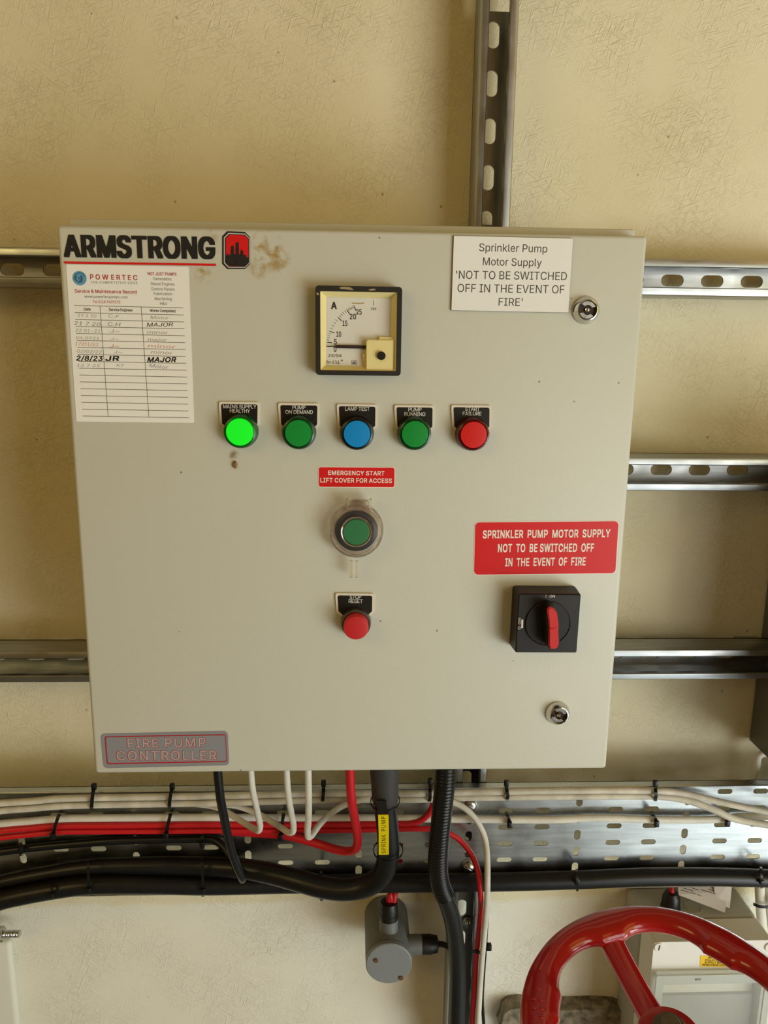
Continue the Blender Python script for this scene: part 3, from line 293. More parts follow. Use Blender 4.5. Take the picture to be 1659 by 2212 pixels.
def wall_material():
    m = bpy.data.materials.new('painted_wall'); m.use_nodes = True; n = m.node_tree.nodes; l = m.node_tree.links; b = n['Principled BSDF']
    b.inputs['Roughness'].default_value = .62; b.inputs['Specular IOR Level'].default_value = .25
    tc = n.new('ShaderNodeTexCoord'); prev = None
    for ang, sx, sz, seed in ((18, 48, 480, 0), (-34, 44, 430, 5), (72, 55, 460, 9)):
        mp = n.new('ShaderNodeMapping'); mp.inputs['Rotation'].default_value = (0, R(ang), 0); l.new(tc.outputs['Object'], mp.inputs[0])
        m2 = n.new('ShaderNodeMapping'); m2.inputs['Scale'].default_value = (sx, 1, sz); m2.inputs['Location'].default_value = (seed, 0, seed); l.new(mp.outputs[0], m2.inputs[0])
        t = n.new('ShaderNodeTexNoise'); t.inputs['Scale'].default_value = 1.; t.inputs['Detail'].default_value = 2; t.inputs['Distortion'].default_value = .6; l.new(m2.outputs[0], t.inputs[0])
        mr = n.new('ShaderNodeMapRange'); mr.inputs['From Min'].default_value = .56; mr.inputs['From Max'].default_value = .72; l.new(t.outputs['Fac'], mr.inputs['Value'])
        if prev is None: prev = mr.outputs[0]
        else:
            a = n.new('ShaderNodeMath'); a.operation = 'MAXIMUM'; l.new(prev, a.inputs[0]); l.new(mr.outputs[0], a.inputs[1]); prev = a.outputs[0]
    big = n.new('ShaderNodeTexNoise'); big.inputs['Scale'].default_value = 9; big.inputs['Detail'].default_value = 3; l.new(tc.outputs['Object'], big.inputs[0])
    mrb = n.new('ShaderNodeMapRange'); mrb.inputs['From Min'].default_value = .35; mrb.inputs['From Max'].default_value = .65; l.new(big.outputs['Fac'], mrb.inputs['Value'])
    mu = n.new('ShaderNodeMath'); mu.operation = 'MULTIPLY'; l.new(prev, mu.inputs[0]); l.new(mrb.outputs[0], mu.inputs[1])
    bp = n.new('ShaderNodeBump'); bp.inputs['Strength'].default_value = .6; bp.inputs['Distance'].default_value = .0014
    l.new(mu.outputs[0], bp.inputs['Height']); l.new(bp.outputs[0], b.inputs['Normal'])
    # cream paint with grubby patches and dark specks
    v = n.new('ShaderNodeTexNoise'); v.inputs['Scale'].default_value = 5; v.inputs['Detail'].default_value = 5; l.new(tc.outputs['Object'], v.inputs[0])
    cr = n.new('ShaderNodeValToRGB'); l.new(v.outputs['Fac'], cr.inputs[0])
    cr.color_ramp.elements[0].position = .32; cr.color_ramp.elements[1].position = .62
    cr.color_ramp.elements[0].color = lin('dcd2ae'); cr.color_ramp.elements[1].color = lin('e5dcbc')
    vo = n.new('ShaderNodeTexVoronoi'); vo.inputs['Scale'].default_value = 26; l.new(tc.outputs['Object'], vo.inputs[0])
    sp = n.new('ShaderNodeMapRange'); sp.inputs['From Min'].default_value = .03; sp.inputs['From Max'].default_value = .055; sp.inputs['To Min'].default_value = .55; sp.inputs['To Max'].default_value = 0
    l.new(vo.outputs['Distance'], sp.inputs['Value'])
    mx = n.new('ShaderNodeMix'); mx.data_type = 'RGBA'; l.new(sp.outputs[0], mx.inputs[0]); l.new(cr.outputs[0], mx.inputs[6]); mx.inputs[7].default_value = lin('6b5530')
    # the foot of the wall below a wavy paint edge was repainted a whiter shade
    sx = n.new('ShaderNodeSeparateXYZ'); l.new(tc.outputs['Object'], sx.inputs[0])
    wv = n.new('ShaderNodeTexNoise'); wv.noise_dimensions = '1D'; wv.inputs['Scale'].default_value = 7; l.new(sx.outputs['X'], wv.inputs['W'])
    ad = n.new('ShaderNodeMath'); ad.operation = 'MULTIPLY_ADD'; l.new(wv.outputs['Fac'], ad.inputs[0]); ad.inputs[1].default_value = .03; l.new(sx.outputs['Z'], ad.inputs[2])
    ze = at(230, 1955, .286).z+.015
    pe = n.new('ShaderNodeMapRange'); pe.inputs['From Min'].default_value = ze-.004; pe.inputs['From Max'].default_value = ze+.004; pe.inputs['To Min'].default_value = .7; pe.inputs['To Max'].default_value = 0
    l.new(ad.outputs[0], pe.inputs['Value'])
    m3 = n.new('ShaderNodeMix'); m3.data_type = 'RGBA'; l.new(pe.outputs[0], m3.inputs[0]); l.new(mx.outputs[2], m3.inputs[6]); m3.inputs[7].default_value = lin('e9e9e0')
    l.new(m3.outputs[2], b.inputs['Base Color'])
    return m

def door_material():
    m = bpy.data.materials.new('cabinet_paint'); m.use_nodes = True; n = m.node_tree.nodes; l = m.node_tree.links; b = n['Principled BSDF']
    b.inputs['Roughness'].default_value = .42; b.inputs['Specular IOR Level'].default_value = .4
    ge = n.new('ShaderNodeNewGeometry')
    t = n.new('ShaderNodeTexNoise'); t.inputs['Scale'].default_value = 620; t.inputs['Detail'].default_value = 2; l.new(ge.outputs['Position'], t.inputs[0])
    bp = n.new('ShaderNodeBump'); bp.inputs['Strength'].default_value = .12; bp.inputs['Distance'].default_value = .0008
    l.new(t.outputs['Fac'], bp.inputs['Height']); l.new(bp.outputs[0], b.inputs['Normal'])
    col = lin('c7c6b8'); prev = None
    ns = n.new('ShaderNodeTexNoise'); ns.inputs['Scale'].default_value = 95; ns.inputs['Detail'].default_value = 5; ns.inputs['Distortion'].default_value = .3; l.new(ge.outputs['Position'], ns.inputs[0])
    # rusty glue stains left beside the emblem, a grubby run below the lamps
    for (px, py, rr, amp, hexc) in ((578, 535, .017, .9, 'a5884c'), (560, 575, .012, .7, 'a5884c'), (598, 562, .013, .8, 'a5884c'), (437, 594, .009, .9, 'a5884c'), (455, 510, .008, .45, 'a5884c'),
                                    (507, 985, .006, .8, '7d6238'), (1186, 500, .004, .5, '8a7040')):
        c = D(px, py)
        d = n.new('ShaderNodeVectorMath'); d.operation = 'DISTANCE'; l.new(ge.outputs['Position'], d.inputs[0]); d.inputs[1].default_value = c
        f = n.new('ShaderNodeMapRange'); f.inputs['From Min'].default_value = rr*.45; f.inputs['From Max'].default_value = rr; f.inputs['To Min'].default_value = 1; f.inputs['To Max'].default_value = 0; l.new(d.outputs['Value'], f.inputs['Value'])
        g = n.new('ShaderNodeMapRange'); g.inputs['From Min'].default_value = .46; g.inputs['From Max'].default_value = .62; g.inputs['To Max'].default_value = amp; l.new(ns.outputs['Fac'], g.inputs['Value'])
        mu = n.new('ShaderNodeMath'); mu.operation = 'MULTIPLY'; l.new(f.outputs[0], mu.inputs[0]); l.new(g.outputs[0], mu.inputs[1])
        mx = n.new('ShaderNodeMix'); mx.data_type = 'RGBA'; l.new(mu.outputs[0], mx.inputs[0])
        if prev is None: mx.inputs[6].default_value = col
        else: l.new(prev, mx.inputs[6])
        mx.inputs[7].default_value = lin(hexc); prev = mx.outputs[2]
    vo = n.new('ShaderNodeTexVoronoi'); vo.inputs['Scale'].default_value = 34; l.new(ge.outputs['Position'], vo.inputs[0])
    sp = n.new('ShaderNodeMapRange'); sp.inputs['From Min'].default_value = .022; sp.inputs['From Max'].default_value = .035; sp.inputs['To Min'].default_value = .8; sp.inputs['To Max'].default_value = 0
    l.new(vo.outputs['Distance'], sp.inputs['Value'])
    mx = n.new('ShaderNodeMix'); mx.data_type = 'RGBA'; l.new(sp.outputs[0], mx.inputs[0]); l.new(prev, mx.inputs[6]); mx.inputs[7].default_value = lin('4a3a20')
    l.new(mx.outputs[2], b.inputs['Base Color'])
    return m
M_wall = wall_material(); M_door = door_material()
M_gx = galv('galvanised_rail'); M_gz = galv('galvanised_upright', lengthwise='z'); M_tray = galv('galvanised_tray', 'c8ccce', .27, 'x')
M_zinc = mat('zinc_plated', 'c8c8c4', .25, 1, var=.3, vscale=200)
M_chrome = mat('chrome', 'd2d0ca', .12, 1)
M_white_c = mat('white_sheath', 'dedace', .45, var=.16, vscale=30)
M_white_d = mat('grubby_white_sheath', 'd6cfbd', .5, var=.30, vscale=40)
M_red_c = mat('red_sheath', 'c41a22', .38)
M_black_c = mat('black_sheath', '111315', .36, var=.35, vscale=60, bump=.05, bscale=80)
M_black_p = mat('black_plastic', '15130f', .42)
M_tie = mat('black_nylon', '0d0e0f', .4)
M_dark = mat('dark_grey_shroud', '3c3b39', .6)
M_conduit = mat('black_conduit', '111315', .3)
M_ink = mat('black_ink', '14110d', .6)
M_paper = mat('paper', 'ebe8e0', .6)
M_signw = mat('white_laminate', 'eae9e4', .4); M_signedge = mat('sign_core', '3a352c', .5)
M_red_s = mat('red_sticker', 'd3181b', .35); M_white_s = mat('white_print', 'f0e6dc', .5)
M_silver = mat('silver_label', '94959b', .42, .25); M_redline = mat('red_line', 'a81c20', .5)
M_grey_ink = mat('grey_ink', '7c7c78', .6); M_red_ink = mat('red_ink', 'b5332f', .6); M_faint = mat('faint_ink', 'a9a599', .6); M_faintred = mat('faint_red_ink', 'd29a8c', .6); M_faintblue = mat('faint_blue_ink', 'a4a4b4', .6); M_brown_ink = mat('brown_ink', '3f2f22', .6)

# ------------------------------------------------------------------ the setting
YS = .2665                                   # plane the channels stand in front of
YW = .286                                    # wall face
def zz(v): return v+Z0
hole_px = [(1165, 2192), (1200, 2186), (1240, 2186), (1290, 2189), (1326, 2202), (1342, 2225), (1334, 2290), (1290, 2330), (1215, 2330), (1170, 2290), (1152, 2235)]
hole = [(at(x, y, YW).x, at(x, y, YW).z) for x, y in hole_px][::-1]
bm = B()
plate(bm, [(-2.2, 0), (2.2, 0), (2.2, 2.9), (-2.2, 2.9)], [hole], YW+.12, YW)
tag(obj('wall_back', bm, M_wall, smooth=False, loc=(0, YW, 0)), 'cream painted wall with a scratchy brushed texture behind the control cabinet', 'wall', kind='structure')
bm = B(); box(bm, (0, -1.4, -.02), (4.4, 3.6, .04)); tag(obj('floor', bm, mat('concrete', '8e908e', .8, var=.15, vscale=6)), 'grey concrete floor of the pump room', 'floor', kind='structure')

# ------------------------------------------------------------------ strut channels
def strut(name, length, along, m, label, x0, z0, slots, notch=None, w=.0413, d=.0413, t=.0025, lip=.0095):
    'an open C channel against the wall, opening toward the room; (x0, z0) its centre start'
    bm = B(); yb = YS-.002; yf = yb-d
    def put(u, v): return (x0+u, z0+v) if along == 'x' else (x0-v, z0+u)
    outer = [put(0, -w/2), put(length, -w/2), put(length, w/2), put(0, w/2)]
    if notch: # the web stops short of the end of the flanges
        outer = [put(0, -w/2), put(notch, -w/2), put(notch, w/2), put(0, w/2)]
    hs = []
    for s in slots:
        c = put(s, 0); hs.append(slot(c[0], c[1], .0275 if along == 'x' else .0138, .0138 if along == 'x' else .0275))
    plate(bm, outer, hs, yb, yb-t)
    # flanges with rolled lips: section points (v, y)
    sec = [(w/2, 0), (w/2, d-.0028), (w/2-.0012, d-.0007), (w/2-.0035, d), (w/2-lip+.001, d), (w/2-lip, d-.001), (w/2-lip, d-.0075), (w/2-lip+t, d-.0075), (w/2-lip+t, d-t), (w/2-t-.001, d-t), (w/2-t, d-t-.001), (w/2-t, 0)]
    for sgn in (1, -1):
        ra = []; 
        for u in (0, length): ra.append([bm.verts.new((put(u, sgn*v)[0], yb-y, put(u, sgn*v)[1])) for v, y in sec])
        n = len(sec); f = []
        for i in range(n): f.append(bm.faces.new((ra[0][i], ra[0][(i+1) % n], ra[1][(i+1) % n], ra[1][i])))
        f.append(bm.faces.new(ra[0])); f.append(bm.faces.new(ra[1][::-1]))
        bmesh.ops.recalc_face_normals(bm, faces=f)
    o = tag(obj(name, bm, m), label, 'strut channel', 'galvanised slotted strut channels on the wall')
    for u in (.02, length-.02):                   # stand-off blocks behind the ends
        p = put(u, 0); bm = B(); box(bm, (p[0], (YW+yb)/2-.0003, p[1]), (.03, YW-yb-.0006, .03)); obj('spacer', bm, m, o)
    return o
sv = [at(1061, 181, YS-.004).z+k*.05-0 for k in (-3, -2, -1, 0, 1)]
VX = .153
strut('strut_channel', .72, 'z', M_gz, 'upright galvanised slotted channel rising from behind the top of the cabinet', VX, zz(.013), [v-zz(.013) for v in sv], notch=at(1068, 25, YS-.004).z-zz(.013))
zt = (at(60, 569, YS-.043).z+at(1500, 606, YS-.043).z)/2
s0 = at(26, 573, YS-.004).x
strut('strut_channel', 1.5005, 'x', M_gx, 'topmost horizontal slotted channel, level with the red emblem on the cabinet', -.95, zt, [v for v in [s0+.95+k*.0487 for k in range(-9, 30)] if .02 < v < 1.465])
zm = at(1500, 1025, YS-.043).z
s1 = at(1428, 1014, YS-.004).x
strut('strut_channel', .5305, 'x', M_gx, 'middle horizontal slotted channel to the right of the cabinet, above the red warning sticker', .02, zm, [v for v in [s1-.02+k*.049 for k in range(-9, 12)] if .02 < v < .495])
zl = (at(1500, 1437, YS-.043).z+at(100, 1441, YS-.043).z)/2
s2 = at(77, 1422, YS-.004).x
strut('strut_channel', 1.5005, 'x', M_gx, 'lowest horizontal slotted channel, crossing behind the bottom of the cabinet', -.95, zl, [v for v in [s2+.95+k*.0502 for k in range(-9, 30)] if .02 < v < 1.465])
lw = zl-.026
o = strut('strut_channel', lw-.3, 'z', M_gz, 'lower upright channel below the cabinet, behind the cable tray and the black conduit', VX+.001, .3, [k*.05+.03 for k in range(0, int((lw-.36)/.05))])
b0 = at(1010, 1990, YS-.006); bm = B(); lathe(bm, (b0.x, YS-.006, b0.z), (0, -1, 0), [(.0075, 0), (.0075, .002), (.005, .0022), (.005, .007), (.003, .009), (0, .009)], 18)
obj('bolt', bm, M_zinc, o)

# ------------------------------------------------------------------ cable tray
zT, zB = zz(-.6505), zz(-.8015); yT = .2230; t = .0013
bm = B(); holes = []
rows = [zz(-.6665-.0245*k) for k in range(6)]; mids = [zz(-.6790-.0245*k) for k in range(5)]
for k in range(-5, 6):
    c = .0075+.1457*k
    for z in mids: holes.append(slot(c, z, .0085, .0145))
    for off in (.049, .0975):
        for z in rows: holes.append(slot(c+off, z, .020, .0075))
plate(bm, [(-.82, zB), (.90, zB), (.90, zT), (-.82, zT)], holes, yT, yT-t)
for z, sg in ((zT, 1), (zB, -1)):
    prof = [(yT, z), (yT-.0125, z), (yT-.0132, z-sg*.0008), (yT-.0125, z-sg*.0016), (yT-.0022, z-sg*.0016)]
    ra = [[bm.verts.new((x, y, zv)) for y, zv in prof] for x in (-.82, .90)]
    n = len(prof); f = []
    for i in range(n): f.append(bm.faces.new((ra[0][i], ra[0][(i+1) % n], ra[1][(i+1) % n], ra[1][i])))
    f += [bm.faces.new(ra[0]), bm.faces.new(ra[1][::-1])]; bmesh.ops.recalc_face_normals(bm, faces=f)
tray = tag(obj('cable_tray', bm, M_tray), 'perforated galvanised steel cable tray running below the cabinet', 'cable tray')
for px, py in ((1016, 1738), (1012, 1872)):
    p = at(px, py, yT-t); bm = B()
    lathe(bm, p, (0, -1, 0), [(.0112, 0), (.0112, .0012), (.0085, .0014), (.0085, .003), (.007, .0052), (.004, .0065), (0, .0068)], 24)
    box(bm, p+Vector((0, -.0068, 0)), (.0095, .0012, .0014), rot=Matrix.Rotation(R(35), 3, 'Y'))
    obj('bolt', bm, M_zinc, tray)

# ------------------------------------------------------------------ control cabinet
HB = zz(-.5026)
cab = thing('control_cabinet', (0, .1, HB), 'beige steel fire pump control cabinet hung on the wall channels', 'control cabinet')
bm = B(); zbt = at(760, 484, .024).z
box(bm, (-.0005, (.021+.2215)/2, (HB+.004+zbt)/2), (.494, .2215-.021, zbt-HB-.004), .0025)
body = obj('cabinet_body', bm, M_door, cab)
bm = B(); box(bm, (0, .0095, (HB+Z0)/2), (.5, .019, Z0-HB), .0035, 3); door = obj('door', bm, M_door, cab)

def sticker(name, pts, m, thick, h0=0, r=.0015, par=None, bev=0):
    c, wd, ht, an = quad(pts, h0+thick); bm = B()
    prism(bm, rrect(wd, ht, r, 4, c.x, c.z, an), -h0+.0002, -(h0+thick), bev)
    return obj(name, bm, m, par or cab)
def letters(lines, m, par, h, name='lettering'):
    bm = B()
    for L in lines:
        s, p0, p1, cap = L[:4]; kw = L[4] if len(L) > 4 else {}
        text(bm, s, p0, p1, cap, -h, **kw)
    return obj(name, bm, m, par, smooth=False)

# maker's name and emblem
bd = dict(fat=.045)
bm = B(); text(bm, 'ARMSTRONG', (138, 555.5), (466, 560), 48.5, -.0004, fat=.085, faty=.03, space=.9)
mk = obj('maker_name', bm, M_ink, cab, smooth=False)
bm = B(); stroke(bm, [(139, 567), (465.5, 572)], 4.2, -.0004); obj('red_underline', bm, M_red_s, mk, smooth=False)
def octa(x0, y0, x1, y1, ch, h, sk=1.5):
    pts = [(x0, y0+ch), (x0+ch, y0), (x1-ch, y0+sk), (x1, y0+ch+sk), (x1, y1-ch), (x1-ch, y1), (x0+ch, y1), (x0, y1-ch)]
    return [(D(x, y, h).x, D(x, y, h).z) for x, y in pts][::-1]
bm = B(); prism(bm, octa(480, 499.5, 540, 581, 11, .0004), 0, -.0004); em = obj('maker_emblem', bm, M_ink, cab, smooth=False)
bm = B(); prism(bm, octa(483.5, 503, 539.5, 578.5, 10, .0005), -.0003, -.0005); obj('emblem_ring', bm, mat('silver_print', 'b9b6ac', .4), em, smooth=False)
bm = B(); prism(bm, octa(486, 505.5, 538, 576.5, 9, .0006), -.0003, -.0006); obj('emblem_ground', bm, M_ink, em, smooth=False)
bm = B(); prism(bm, octa(488, 507, 536.5, 575.5, 8.5, .0007), -.0003, -.0007); obj('red_sky', bm, M_red_s, em, smooth=False)
bm = B()
sky = [(488, 553), (491, 548), (495, 551), (498, 549), (499, 532), (505, 530), (506, 549), (508.5, 549), (509, 524), (515.5, 523), (516.5, 549), (519, 550), (519.5, 540), (525, 541), (526, 552), (530, 549), (533, 556), (536.5, 556), (536.5, 567), (528.5, 575.3), (496.5, 575), (488, 567)]
prism(bm, [(D(x, y, .0008).x, D(x, y, .0008).z) for x, y in sky][::-1], -.0006, -.0008); obj('skyline', bm, mat('skyline_ink', '1c1812', .6, var=.8, vscale=160), em, smooth=False)

# service record sheet
sh = sticker('service_record', [(140.5, 571.5), (405.5, 575.5), (421, 914), (167, 910)], M_paper, .0003, r=.0012)
hp = .00045
letters([('POWERTEC', (195, 603.6), (297, 605.4), 11, dict(fat=.02, space=1.35)), ('Service & Maintenance Record', (161.6, 632.3), (295.5, 634.6), 7.4, dict(fat=.015)),
         ('Tel 0118 9409570', (200.5, 654.5), (260, 655.6), 6), ('NOT JUST PUMPS', (319, 594.4), (381.4, 595.7), 6.6, dict(fat=.015))], M_red_ink, sh, hp, 'red_heading')
letters([('THE COMPETITIVE EDGE', (196, 612.2), (297, 613.8), 5, dict(space=1.2)), ('www.powertecpumps.com', (182.4, 643), (275.6, 644.7), 6), ('Generators', (331, 605), (370.5, 606), 6.2), ('Diesel Engines', (326, 615.7), (377, 617), 6.2),
         ('Control Panels', (327, 627), (377.4, 628), 6.2), ('Fabrication', (332.5, 637.4), (372, 638.2), 6.2), ('Machining', (334.3, 648.2), (371.4, 649), 6.2), ('H&V', (346, 658.7), (361.5, 659.3), 6)], M_grey_ink, sh, hp, 'grey_print')
letters([('Date', (181.5, 670.7), (196, 671), 6, dict(fat=.02)), ('Service Engineer', (235.4, 671.6), (287, 673), 6, dict(fat=.02)), ('Works Completed', (324, 673.6), (379, 675), 6, dict(fat=.02))], M_brown_ink, sh, hp, 'column_heading')
bm = B()
ys = [659.8]+[675.2+15.03*k for k in range(9)]+[795.4+14.75*k for k in range(1, 8)]
for i, y in enumerate(ys):
    f = (y-659.8)/(900-659.8); xl = 160.7+18*f; xr = 395.5+12.5*f
    stroke(bm, [(xl, y), (xr, y+5.3-1.5*f)], 1.0, -hp)
stroke(bm, [(216, 661), (233.5, 899)], .9, -hp); stroke(bm, [(305, 663), (321.5, 899.5)], .9, -hp)
obj('table_ruling', bm, mat('ruling_ink', '5c594f', .6), sh, smooth=False)
bm = B(); c = D(172, 601, hp); lathe(bm, c, (0, -1, 0), [(.0058, 0), (.0058, .0001)], 32); lg = obj('round_logo', bm, mat('blue_print', '5f97b4', .6), sh, smooth=False)
bm = B()
for k, (rr, a0) in enumerate(((11.5, 20), (8.5, 140), (5.5, 260))):
    stroke(bm, [(172+rr*math.cos(R(a0+q*22)), 601-rr*math.sin(R(a0+q*22))) for q in range(9)], 2.2, -hp-.0002)
stroke(bm, [(170, 601), (174, 601)], 5, -hp-.0002)
obj('logo_swirl', bm, mat('dark_blue_print', '3c7396', .6), lg, smooth=False)
hand = dict(shear=.25)
letters([('19 1 20', (168, 684), (208, 686), 6, hand), ('C.F', (233, 686), (257, 687), 7, hand), ('22 01-21', (163, 717), (216, 719), 7, hand), ('J~', (236, 719), (258, 720), 8, hand), ('minor', (318, 721), (362, 722), 7, hand),
         ('04.0921', (164, 732), (214, 734), 6, hand), ('J~', (238, 735), (256, 736), 6, hand), ('major', (319, 737), (360, 738), 7, hand), ('02/02/22', (166, 762), (219, 764), 7, hand), ('J~', (246, 763), (262, 764), 6, hand), ('minor', (326, 764), (372, 766), 7, hand), ('Motor', (325, 689), (364, 690), 7, hand)], M_faint, sh, hp, 'faint_handwriting')
letters([('21 7 20', (160, 702), (216, 705), 8, hand), ('C.H', (232, 704), (259, 705), 8, hand)], mat('grey_biro', '8f8b7e', .6), sh, hp, 'grey_handwriting')
letters([('17/01/22', (162, 746), (212, 748), 7, hand), ('J~', (236, 751), (257, 752), 8, hand), ('minor', (320, 750), (378, 753), 7, hand)], M_faintred, sh, hp, 'red_handwriting')
letters([('MAJOR', (317, 706), (373, 705), 8.5, dict(fat=.0, shear=.3))], M_brown_ink, sh, hp, 'brown_handwriting')
letters([('2/8/23', (164.5, 779), (221, 780), 11, dict(fat=.03, shear=.25)), ('JR', (227.5, 780), (257, 779.5), 11, dict(fat=.04, shear=.25)), ('MAJOR', (318, 782.5), (379.5, 782.5), 11, dict(fat=.035, shear=.3))], M_ink, sh, hp, 'bold_handwriting')
letters([('12 7 23', (166, 792), (215, 793), 6, hand), ('KT', (252, 792), (267, 793), 6, hand), ('Motor', (322, 793), (362, 798), 8, hand)], M_faintblue, sh, hp, 'blue_handwriting')

# white engraved sign
sg = sticker('warning_sign', [(980, 509), (1239.3, 514.7), (1227.2, 676), (974.7, 670.5)], M_signedge, .0016, r=.0003)
cc, wd, ht, an = quad([(980.5, 509.5), (1239, 515.2), (1227, 675.5), (975.2, 670)], .0018)
bm = B(); prism(bm, rrect(wd, ht, .0003, 2, cc.x, cc.z, an), -.0015, -.0018); obj('sign_face', bm, M_signw, sg, smooth=False)
letters([('Sprinkler Pump', (1035, 542.6), (1182, 545.6), 16.8), ('Motor Supply', (1043, 572.8), (1169.7, 575.6), 16.5), ("'NOT TO BE SWITCHED", (985.2, 602), (1224.2, 605.4), 17.5), ('OFF IN THE EVENT OF', (988.2, 630.7), (1218.8, 634), 17.5), ("FIRE'", (1077, 660), (1128.4, 660.9), 16.5)], mat('grey_engraving', '47443c', .6), sg, .0019)

# red stickers
def redsign(pts, r, lines, border):
    s = sticker('warning_sticker', pts, M_white_s, .0003, r=r)
    cx = sum(p[0] for p in pts)/4; cy = sum(p[1] for p in pts)/4
    ins = [(x+(border if x < cx else -border), y+(border if y < cy else -border)) for x, y in pts]
    c, wd, ht, an = quad(ins, .0004); bm = B(); prism(bm, rrect(wd, ht, r*.92, 5, c.x, c.z, an), -.0002, -.0004)
    obj('red_face', bm, M_red_s, s, smooth=False); letters(lines, M_white_s, s, .00055)
redsign([(687, 1008), (853.5, 1009.2), (853, 1053.8), (688, 1052.6)], .002, [('EMERGENCY START', (709, 1026), (830.4, 1027.2), 9.6, dict(fat=.028)), ('LIFT COVER FOR ACCESS', (691.8, 1042), (846.5, 1043.4), 9.8, dict(fat=.028))], 1.2)
redsign([(1025, 1127.5), (1337, 1124.5), (1331.2, 1239.6), (1023, 1242.6)], .0042, [('SPRINKLER  PUMP  MOTOR  SUPPLY', (1042.7, 1163.2), (1317.8, 1160.4), 17.5, dict(fat=.035)), ('NOT  TO  BE SWITCHED  OFF', (1075.2, 1193), (1282.6, 1191.8), 18, dict(fat=.035)), ('IN  THE  EVENT  OF  FIRE', (1091, 1223.6), (1264.7, 1221.5), 18, dict(fat=.035))], 1.3)

# silver label
lb = sticker('name_label', [(219.4, 1585), (493, 1579), (494.5, 1653), (221, 1660)], M_silver, .0003, r=.0042)
for k, (ins, m, h) in enumerate(((8, M_redline, .0004), (10.6, M_silver, .0005))):
    c, wd, ht, an = quad([(219.4+ins, 1585+ins*.7), (493-ins*.6, 1579+ins*.9), (494.5-ins*.6, 1653-ins*.9), (221+ins, 1660-ins*1.1)], h)
    bm = B(); prism(bm, rrect(wd, ht, .0022-.0006*k, 4, c.x, c.z, an), -.0002, -h); obj('label_border' if not k else 'label_ground', bm, m, lb, smooth=False)
L2 = [('FIRE PUMP', (274.5, 1616), (445.5, 1614.6), 21.5), ('CONTROLLER', (251, 1643.2), (469.5, 1642.2), 21.5)]
letters([l+(dict(fat=.045, space=1.08),) for l in L2], mat('outline_red', 'b4494a', .5), lb, .0006, 'outline_lettering')
L3 = [('FIRE PUMP', (276, 1614.9), (444, 1613.4), 19.6), ('CONTROLLER', (252.5, 1642.1), (468, 1641), 19.6)]
letters([l+(dict(fat=.008, space=1.08+.06),) for l in L3], mat('pale_infill', 'a9a3a2', .45), lb, .0008, 'lettering_infill')

# ammeter
A0 = [(680.4, 616.8), (868, 620.4), (865.7, 812), (683, 809.6)]
def apx(u, v): return (640+u/6.38, 580+v/6.38)           # ammeter close-up to photo pixels
ha = .0125
c, wd, ht, an = quad(A0, ha*.8); bm = B()
win = [apx(*q) for q in ((325, 312), (1385, 330), (1378, 1412), (340, 1402))]
c2, w2, h2, a2 = quad(win, ha)
plate(bm, rrect(wd, ht, .003, 4, c.x, c.z, an), [rrect(w2, h2, .0006, 2, c2.x, c2.z, a2)], 0, -ha)
am = obj('ammeter', bm, mat('meter_bezel', '24201a', .5, var=.25, vscale=300), cab, smooth=False)
am['label'] = 'square black-framed ammeter with a 25 amp scale'
dial = [apx(*q) for q in ((415, 392), (1302, 412), (1295, 1345), (412, 1335))]
c3, w3, h3, a3 = quad(dial, .0042)
bm = B(); M_cream = mat('cream_plastic', 'e3d495', .45)
o4 = rrect(w2, h2, .0001, 1, c2.x, c2.z, a2); i4 = rrect(w3, h3, .0001, 1, c3.x, c3.z, a3)
vo = [bm.verts.new((x, -ha+.0006, z)) for x, z in o4]; vi = [bm.verts.new((x, -.0042, z)) for x, z in i4]
vb = [bm.verts.new((x, -.0006, z)) for x, z in o4]
for i in range(len(vo)):
    j = (i+1) % len(vo); bm.faces.new((vo[i], vi[i], vi[j], vo[j])); bm.faces.new((vo[j], vb[j], vb[i], vo[i]))
bm.faces.new(vb)
bmesh.ops.recalc_face_normals(bm, faces=bm.faces)
obj('dial_surround', bm, M_cream, am, smooth=False)
bm = B(); prism(bm, rrect(w3+.001, h3+.001, .0001, 1, c3.x, c3.z, a3), -.0025, -.0040); obj('dial_plate', bm, mat('dial_white', 'd6d2c8', .5), am, smooth=False)
hd = .0043; bm = B(); pv = (1025, 1075)
def tick(a, r0, r1, wpx):
    p = [apx(pv[0]-r*math.cos(R(a)), pv[1]-r*math.sin(R(a))) for r in (r0, r1)]; stroke(bm, p, wpx, -hd)
maj = [0, 5.5, 20.5, 41.6, 57.2, 67.8]
for i, a in enumerate(maj):
    tick(a, 612, 565 if i else 500, .7); tick(a, 590, 535, 1.5)
    if i: 
        if i < 5:
            for k in range(1, 5): tick(a+(maj[i+1]-a)*k/5, 608, 575, .75)
def lab(s, u, v, wd, cap, **k):
    q0 = apx(u-wd/2, v+cap/2); q1 = apx(u+wd/2, v+cap/2+wd*.012); text(bm, s, q0, q1, cap/6.38, -hd, **k)
lab('A', 520, 510, 75, 100, fat=.03)
for s, u, v, wd in (('25', 865, 597, 72), ('20', 782, 662, 85), ('15', 672, 755, 65), ('10', 587, 905, 65), ('5', 541, 1010, 38), ('0', 536, 1112, 34)): lab(s, u, v, wd, 74, fat=.01)
lab('150', 1065, 556, 72, 36); stroke(bm, [apx(1065, 435), apx(1065, 512)], .6, -hd)
lab('25/5A', 530, 1200, 185, 38, shear=.3); lab('Ex~1.5', 490, 1287, 140, 40); stroke(bm, [apx(562, 1308), apx(602, 1309)], .8, -hd); stroke(bm, [apx(582, 1268), apx(582, 1308)], .8, -hd)
lab('*', 630, 1275, 36, 40)
lab('AE', 797, 1298, 46, 32, fat=.03)
